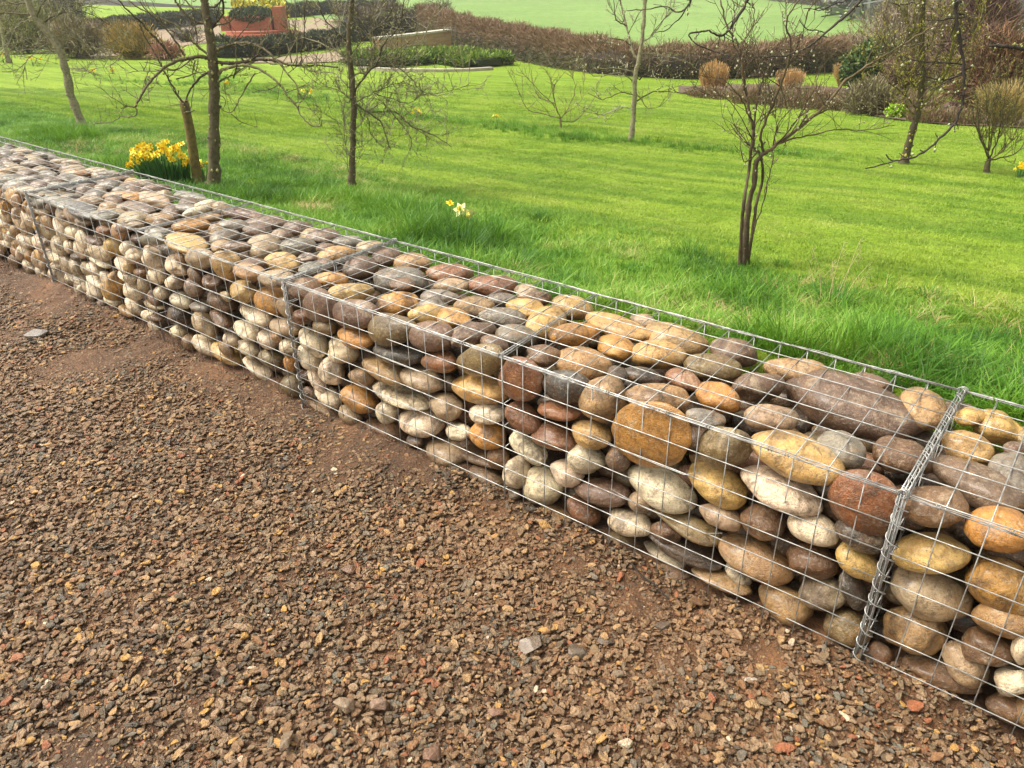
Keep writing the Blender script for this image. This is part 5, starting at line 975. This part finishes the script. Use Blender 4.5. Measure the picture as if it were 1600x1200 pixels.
# field gate
g_ = ground_at(1562, 64); k = depth_of(g_) / FPX; root = empty('field_gate', g_, 'pale grey five-barred field gate beyond the hedge at the right', 'gate'); a, h = 42 * k, 24 * k
for j in range(5): mb = MB(); mb.box(g_ + UP * h * (.22 + .19 * j), (2 * a, .035, .05), ROT[2], (.50, .50, .46)); mb.build('bar', M['stone_trim'], root, smooth=False)
for s in (-1, 1, .25): mb = MB(); mb.box(g_ + RGT * a * s + FWD * .04 + UP * h * .5, (.10 if abs(s) == 1 else .05, .09, h * 1.15), ROT[2], (.36, .35, .31)); mb.build('post', M['stone_trim'], root, smooth=False)

# ------------------------------------------------------------------ daffodils
def flower_mesh(s, yel, tr):
    mb = MB()
    for i in range(6):
        a = i * math.pi / 3; d = np.array([math.cos(a), math.sin(a), 0]); n_ = np.array([-d[1], d[0], 0]); z = UP * (.08 * (i % 2))
        mb.add(np.array([d * .15, d * .55 + n_ * .28 + z, d * 1.0 + z * 2 + UP * .05, d * .55 - n_ * .28 + z]) * s, [[0, 1, 2, 3]], yel)
    th = np.linspace(0, 2 * np.pi, 9)[:-1]; R0 = np.stack([np.cos(th) * .2, np.sin(th) * .2, 0 * th], 1); R1 = np.stack([np.cos(th) * .24, np.sin(th) * .24, 0 * th + .4], 1); R2 = np.stack([np.cos(th) * (.36 + .04 * np.cos(th * 4)), np.sin(th) * .36, 0 * th + .58], 1)
    j = np.arange(8); k = (j + 1) % 8; mb.add(np.concatenate([R0, R1, R2]) * s, np.concatenate([np.stack([j, k, k + 8, j + 8], 1), np.stack([j + 8, k + 8, k + 16, j + 16], 1)]), tr); return mb.mesh('daffodil_flower', M['petal'])
FM = [flower_mesh(.024, (.95, .74, .03), (.95, .60, .02)), flower_mesh(.022, (.95, .76, .05), (.95, .66, .03)), flower_mesh(.028, (.88, .66, .03), (.92, .56, .02)), flower_mesh(.03, (.90, .85, .45), (.90, .75, .15))]
def daffodils(u, v, wpx, hpx, nf, label, seed, fs=1.0, nl=120, group='daffodils in the grass', fm=None, name='daffodil_clump'):
    r = np.random.default_rng(seed); g_ = ground_at(u, v); k = depth_of(g_) / FPX; a = wpx * k / 2; h = hpx * k; root = empty(name, g_, label, 'daffodils', group)
    lm = MB(); sm = MB()
    for i in range(nl):
        q = r.uniform(-1, 1, 2) * [a * .75, a * .35]; b_ = g_ + RGT * q[0] + FWD * q[1] - UP * .01; L = h * r.uniform(.5, .85); d = RGT * q[0] / max(a, .01) * .35 + r.normal(0, .16, 3); d[2] = 0
        t = np.linspace(0, 1, 5)[:, None]; c = b_ + d * L * t ** 2 + UP * L * (t - .12 * t * t); sd_ = nrm(np.cross(UP, d + 1e-4)) * .0055; wv = (1 - t ** 3 * .85) * sd_; n0 = np.concatenate([c - wv, c + wv]); j = np.arange(4); lm.add(n0, np.stack([j, j + 5, j + 6, j + 1], 1), np.array([.045, .13, .035]) * r.uniform(.6, 1.5))
    lm.build('leaf_clump', M['leaf'], root)
    for i in range(nf):
        q = np.array([r.uniform(-1, 1), r.uniform(-1, 1)]); top = g_ + RGT * q[0] * a + FWD * q[1] * a * .55 + UP * h * (r.uniform(.62, 1.0) if nf > 3 else r.uniform(.85, 1)) * (1 - .25 * abs(q[0]) ** 3)
        b_ = g_ + RGT * q[0] * a * .6 + FWD * q[1] * a * .3; t = np.linspace(0, 1, 5)[:, None]; sm.tube(b_ + (top - b_) * t + UP * .01 * np.sin(t * 3.1), .0022, 4, cap=False, col=(.10, .22, .05))
        o = link('flower', (fm or FM[:3])[r.integers(len(fm or FM[:3]))], root, top - g_); f = r.normal(size=3) * .7 - FWD * .8 + UP * .15; o.rotation_euler = Vector(f).to_track_quat('Z', 'Y').to_euler(); s = fs * r.uniform(.8, 1.15); o.scale = (s, s, s)
    sm.build('stem', M['leaf'], root); return root
daffodils(262, 286, 92, 62, 78, 'big clump of yellow daffodils beside the leaning stake behind the wall', 1, 1.0, 260)
daffodils(318, 284, 22, 34, 7, 'few yellow daffodils between the stake and the dark trunk', 2, 1.0, 14)
daffodils(215, 268, 16, 34, 2, 'lone yellow daffodil at the left of the big clump', 3, 1.0, 8)
def single(u, v, dv, lab, seed, s=1.15, fm=None): return daffodils(u, v + dv, 3, dv + 2, 1, lab, seed, s, 5, 'three small daffodils in the long grass', fm, 'daffodil')
single(703, 311, 36, 'yellow daffodil in the long grass, leftmost and tallest of three', 4); single(722, 325, 34, 'pale daffodil in the long grass, middle of three', 5, 1.3, FM[3:]); single(733, 330, 34, 'pale daffodil in the long grass, rightmost of three', 6, 1.3, FM[3:])
for i, (u, v, w_, h, nf, fs, lab) in enumerate([(56, 104, 20, 14, 8, 1.9, 'small far daffodil clump left of the leaning tree trunk'), (2, 98, 12, 14, 5, 2.0, 'far daffodils at the very left edge'), (148, 118, 10, 8, 3, 1.6, 'tiny far daffodils, left of a similar pair on the lawn'), (174, 116, 12, 8, 4, 1.6, 'tiny far daffodils right of the leaning tree'),
    (352, 140, 10, 12, 3, 1.5, 'tiny daffodils seen just right of the dark trunk'), (480, 155, 26, 14, 7, 1.1, 'pale scattered daffodils left of the slender twiggy tree'), (652, 184, 14, 12, 4, 1.1, 'small daffodils at the left end of the uncut strip'), (775, 194, 14, 14, 4, 1.1, 'small pale daffodils in the middle of the uncut strip'), (1592, 276, 28, 20, 9, 1.0, 'yellow daffodil clump at the right edge of the lawn')]):
    daffodils(u, v, w_, h, nf, lab, 20 + i, fs, 10)
# a dead twig on the gravel and odd fallen bits
mb = MB(); P = smooth([on_plane(u, v, 2, .022) for u, v in ((985, 878), (1005, 902), (1025, 915), (1046, 938))], 5); mb.tube(P, np.linspace(.003, .0015, len(P)), 5, col=(.03, .022, .018)); tag(mb.build('dead_twig', M['bark'], None, org=P[0]), 'thin black twig lying on the gravel by the foot of the wall', 'twig')

# ------------------------------------------------------------------ damp air
mb = MB(); mb.box((-130, 180, 18), (820, 900, 46)); m = bpy.data.materials.new('damp_air'); m.use_nodes = True; n = m.node_tree; n.nodes.clear(); o_ = n.nodes.new('ShaderNodeOutputMaterial'); v_ = n.nodes.new('ShaderNodeVolumePrincipled')
v_.inputs['Color'].default_value = (.86, .88, .86, 1); v_.inputs['Density'].default_value = .0010; v_.inputs['Anisotropy'].default_value = .2; n.links.new(v_.outputs[0], o_.inputs['Volume'])
tag(mb.build('haze', m, smooth=False), 'thin damp haze paling the far fields and the wooded hill', 'haze', None, 'stuff'); SC.cycles.volume_bounces = 0
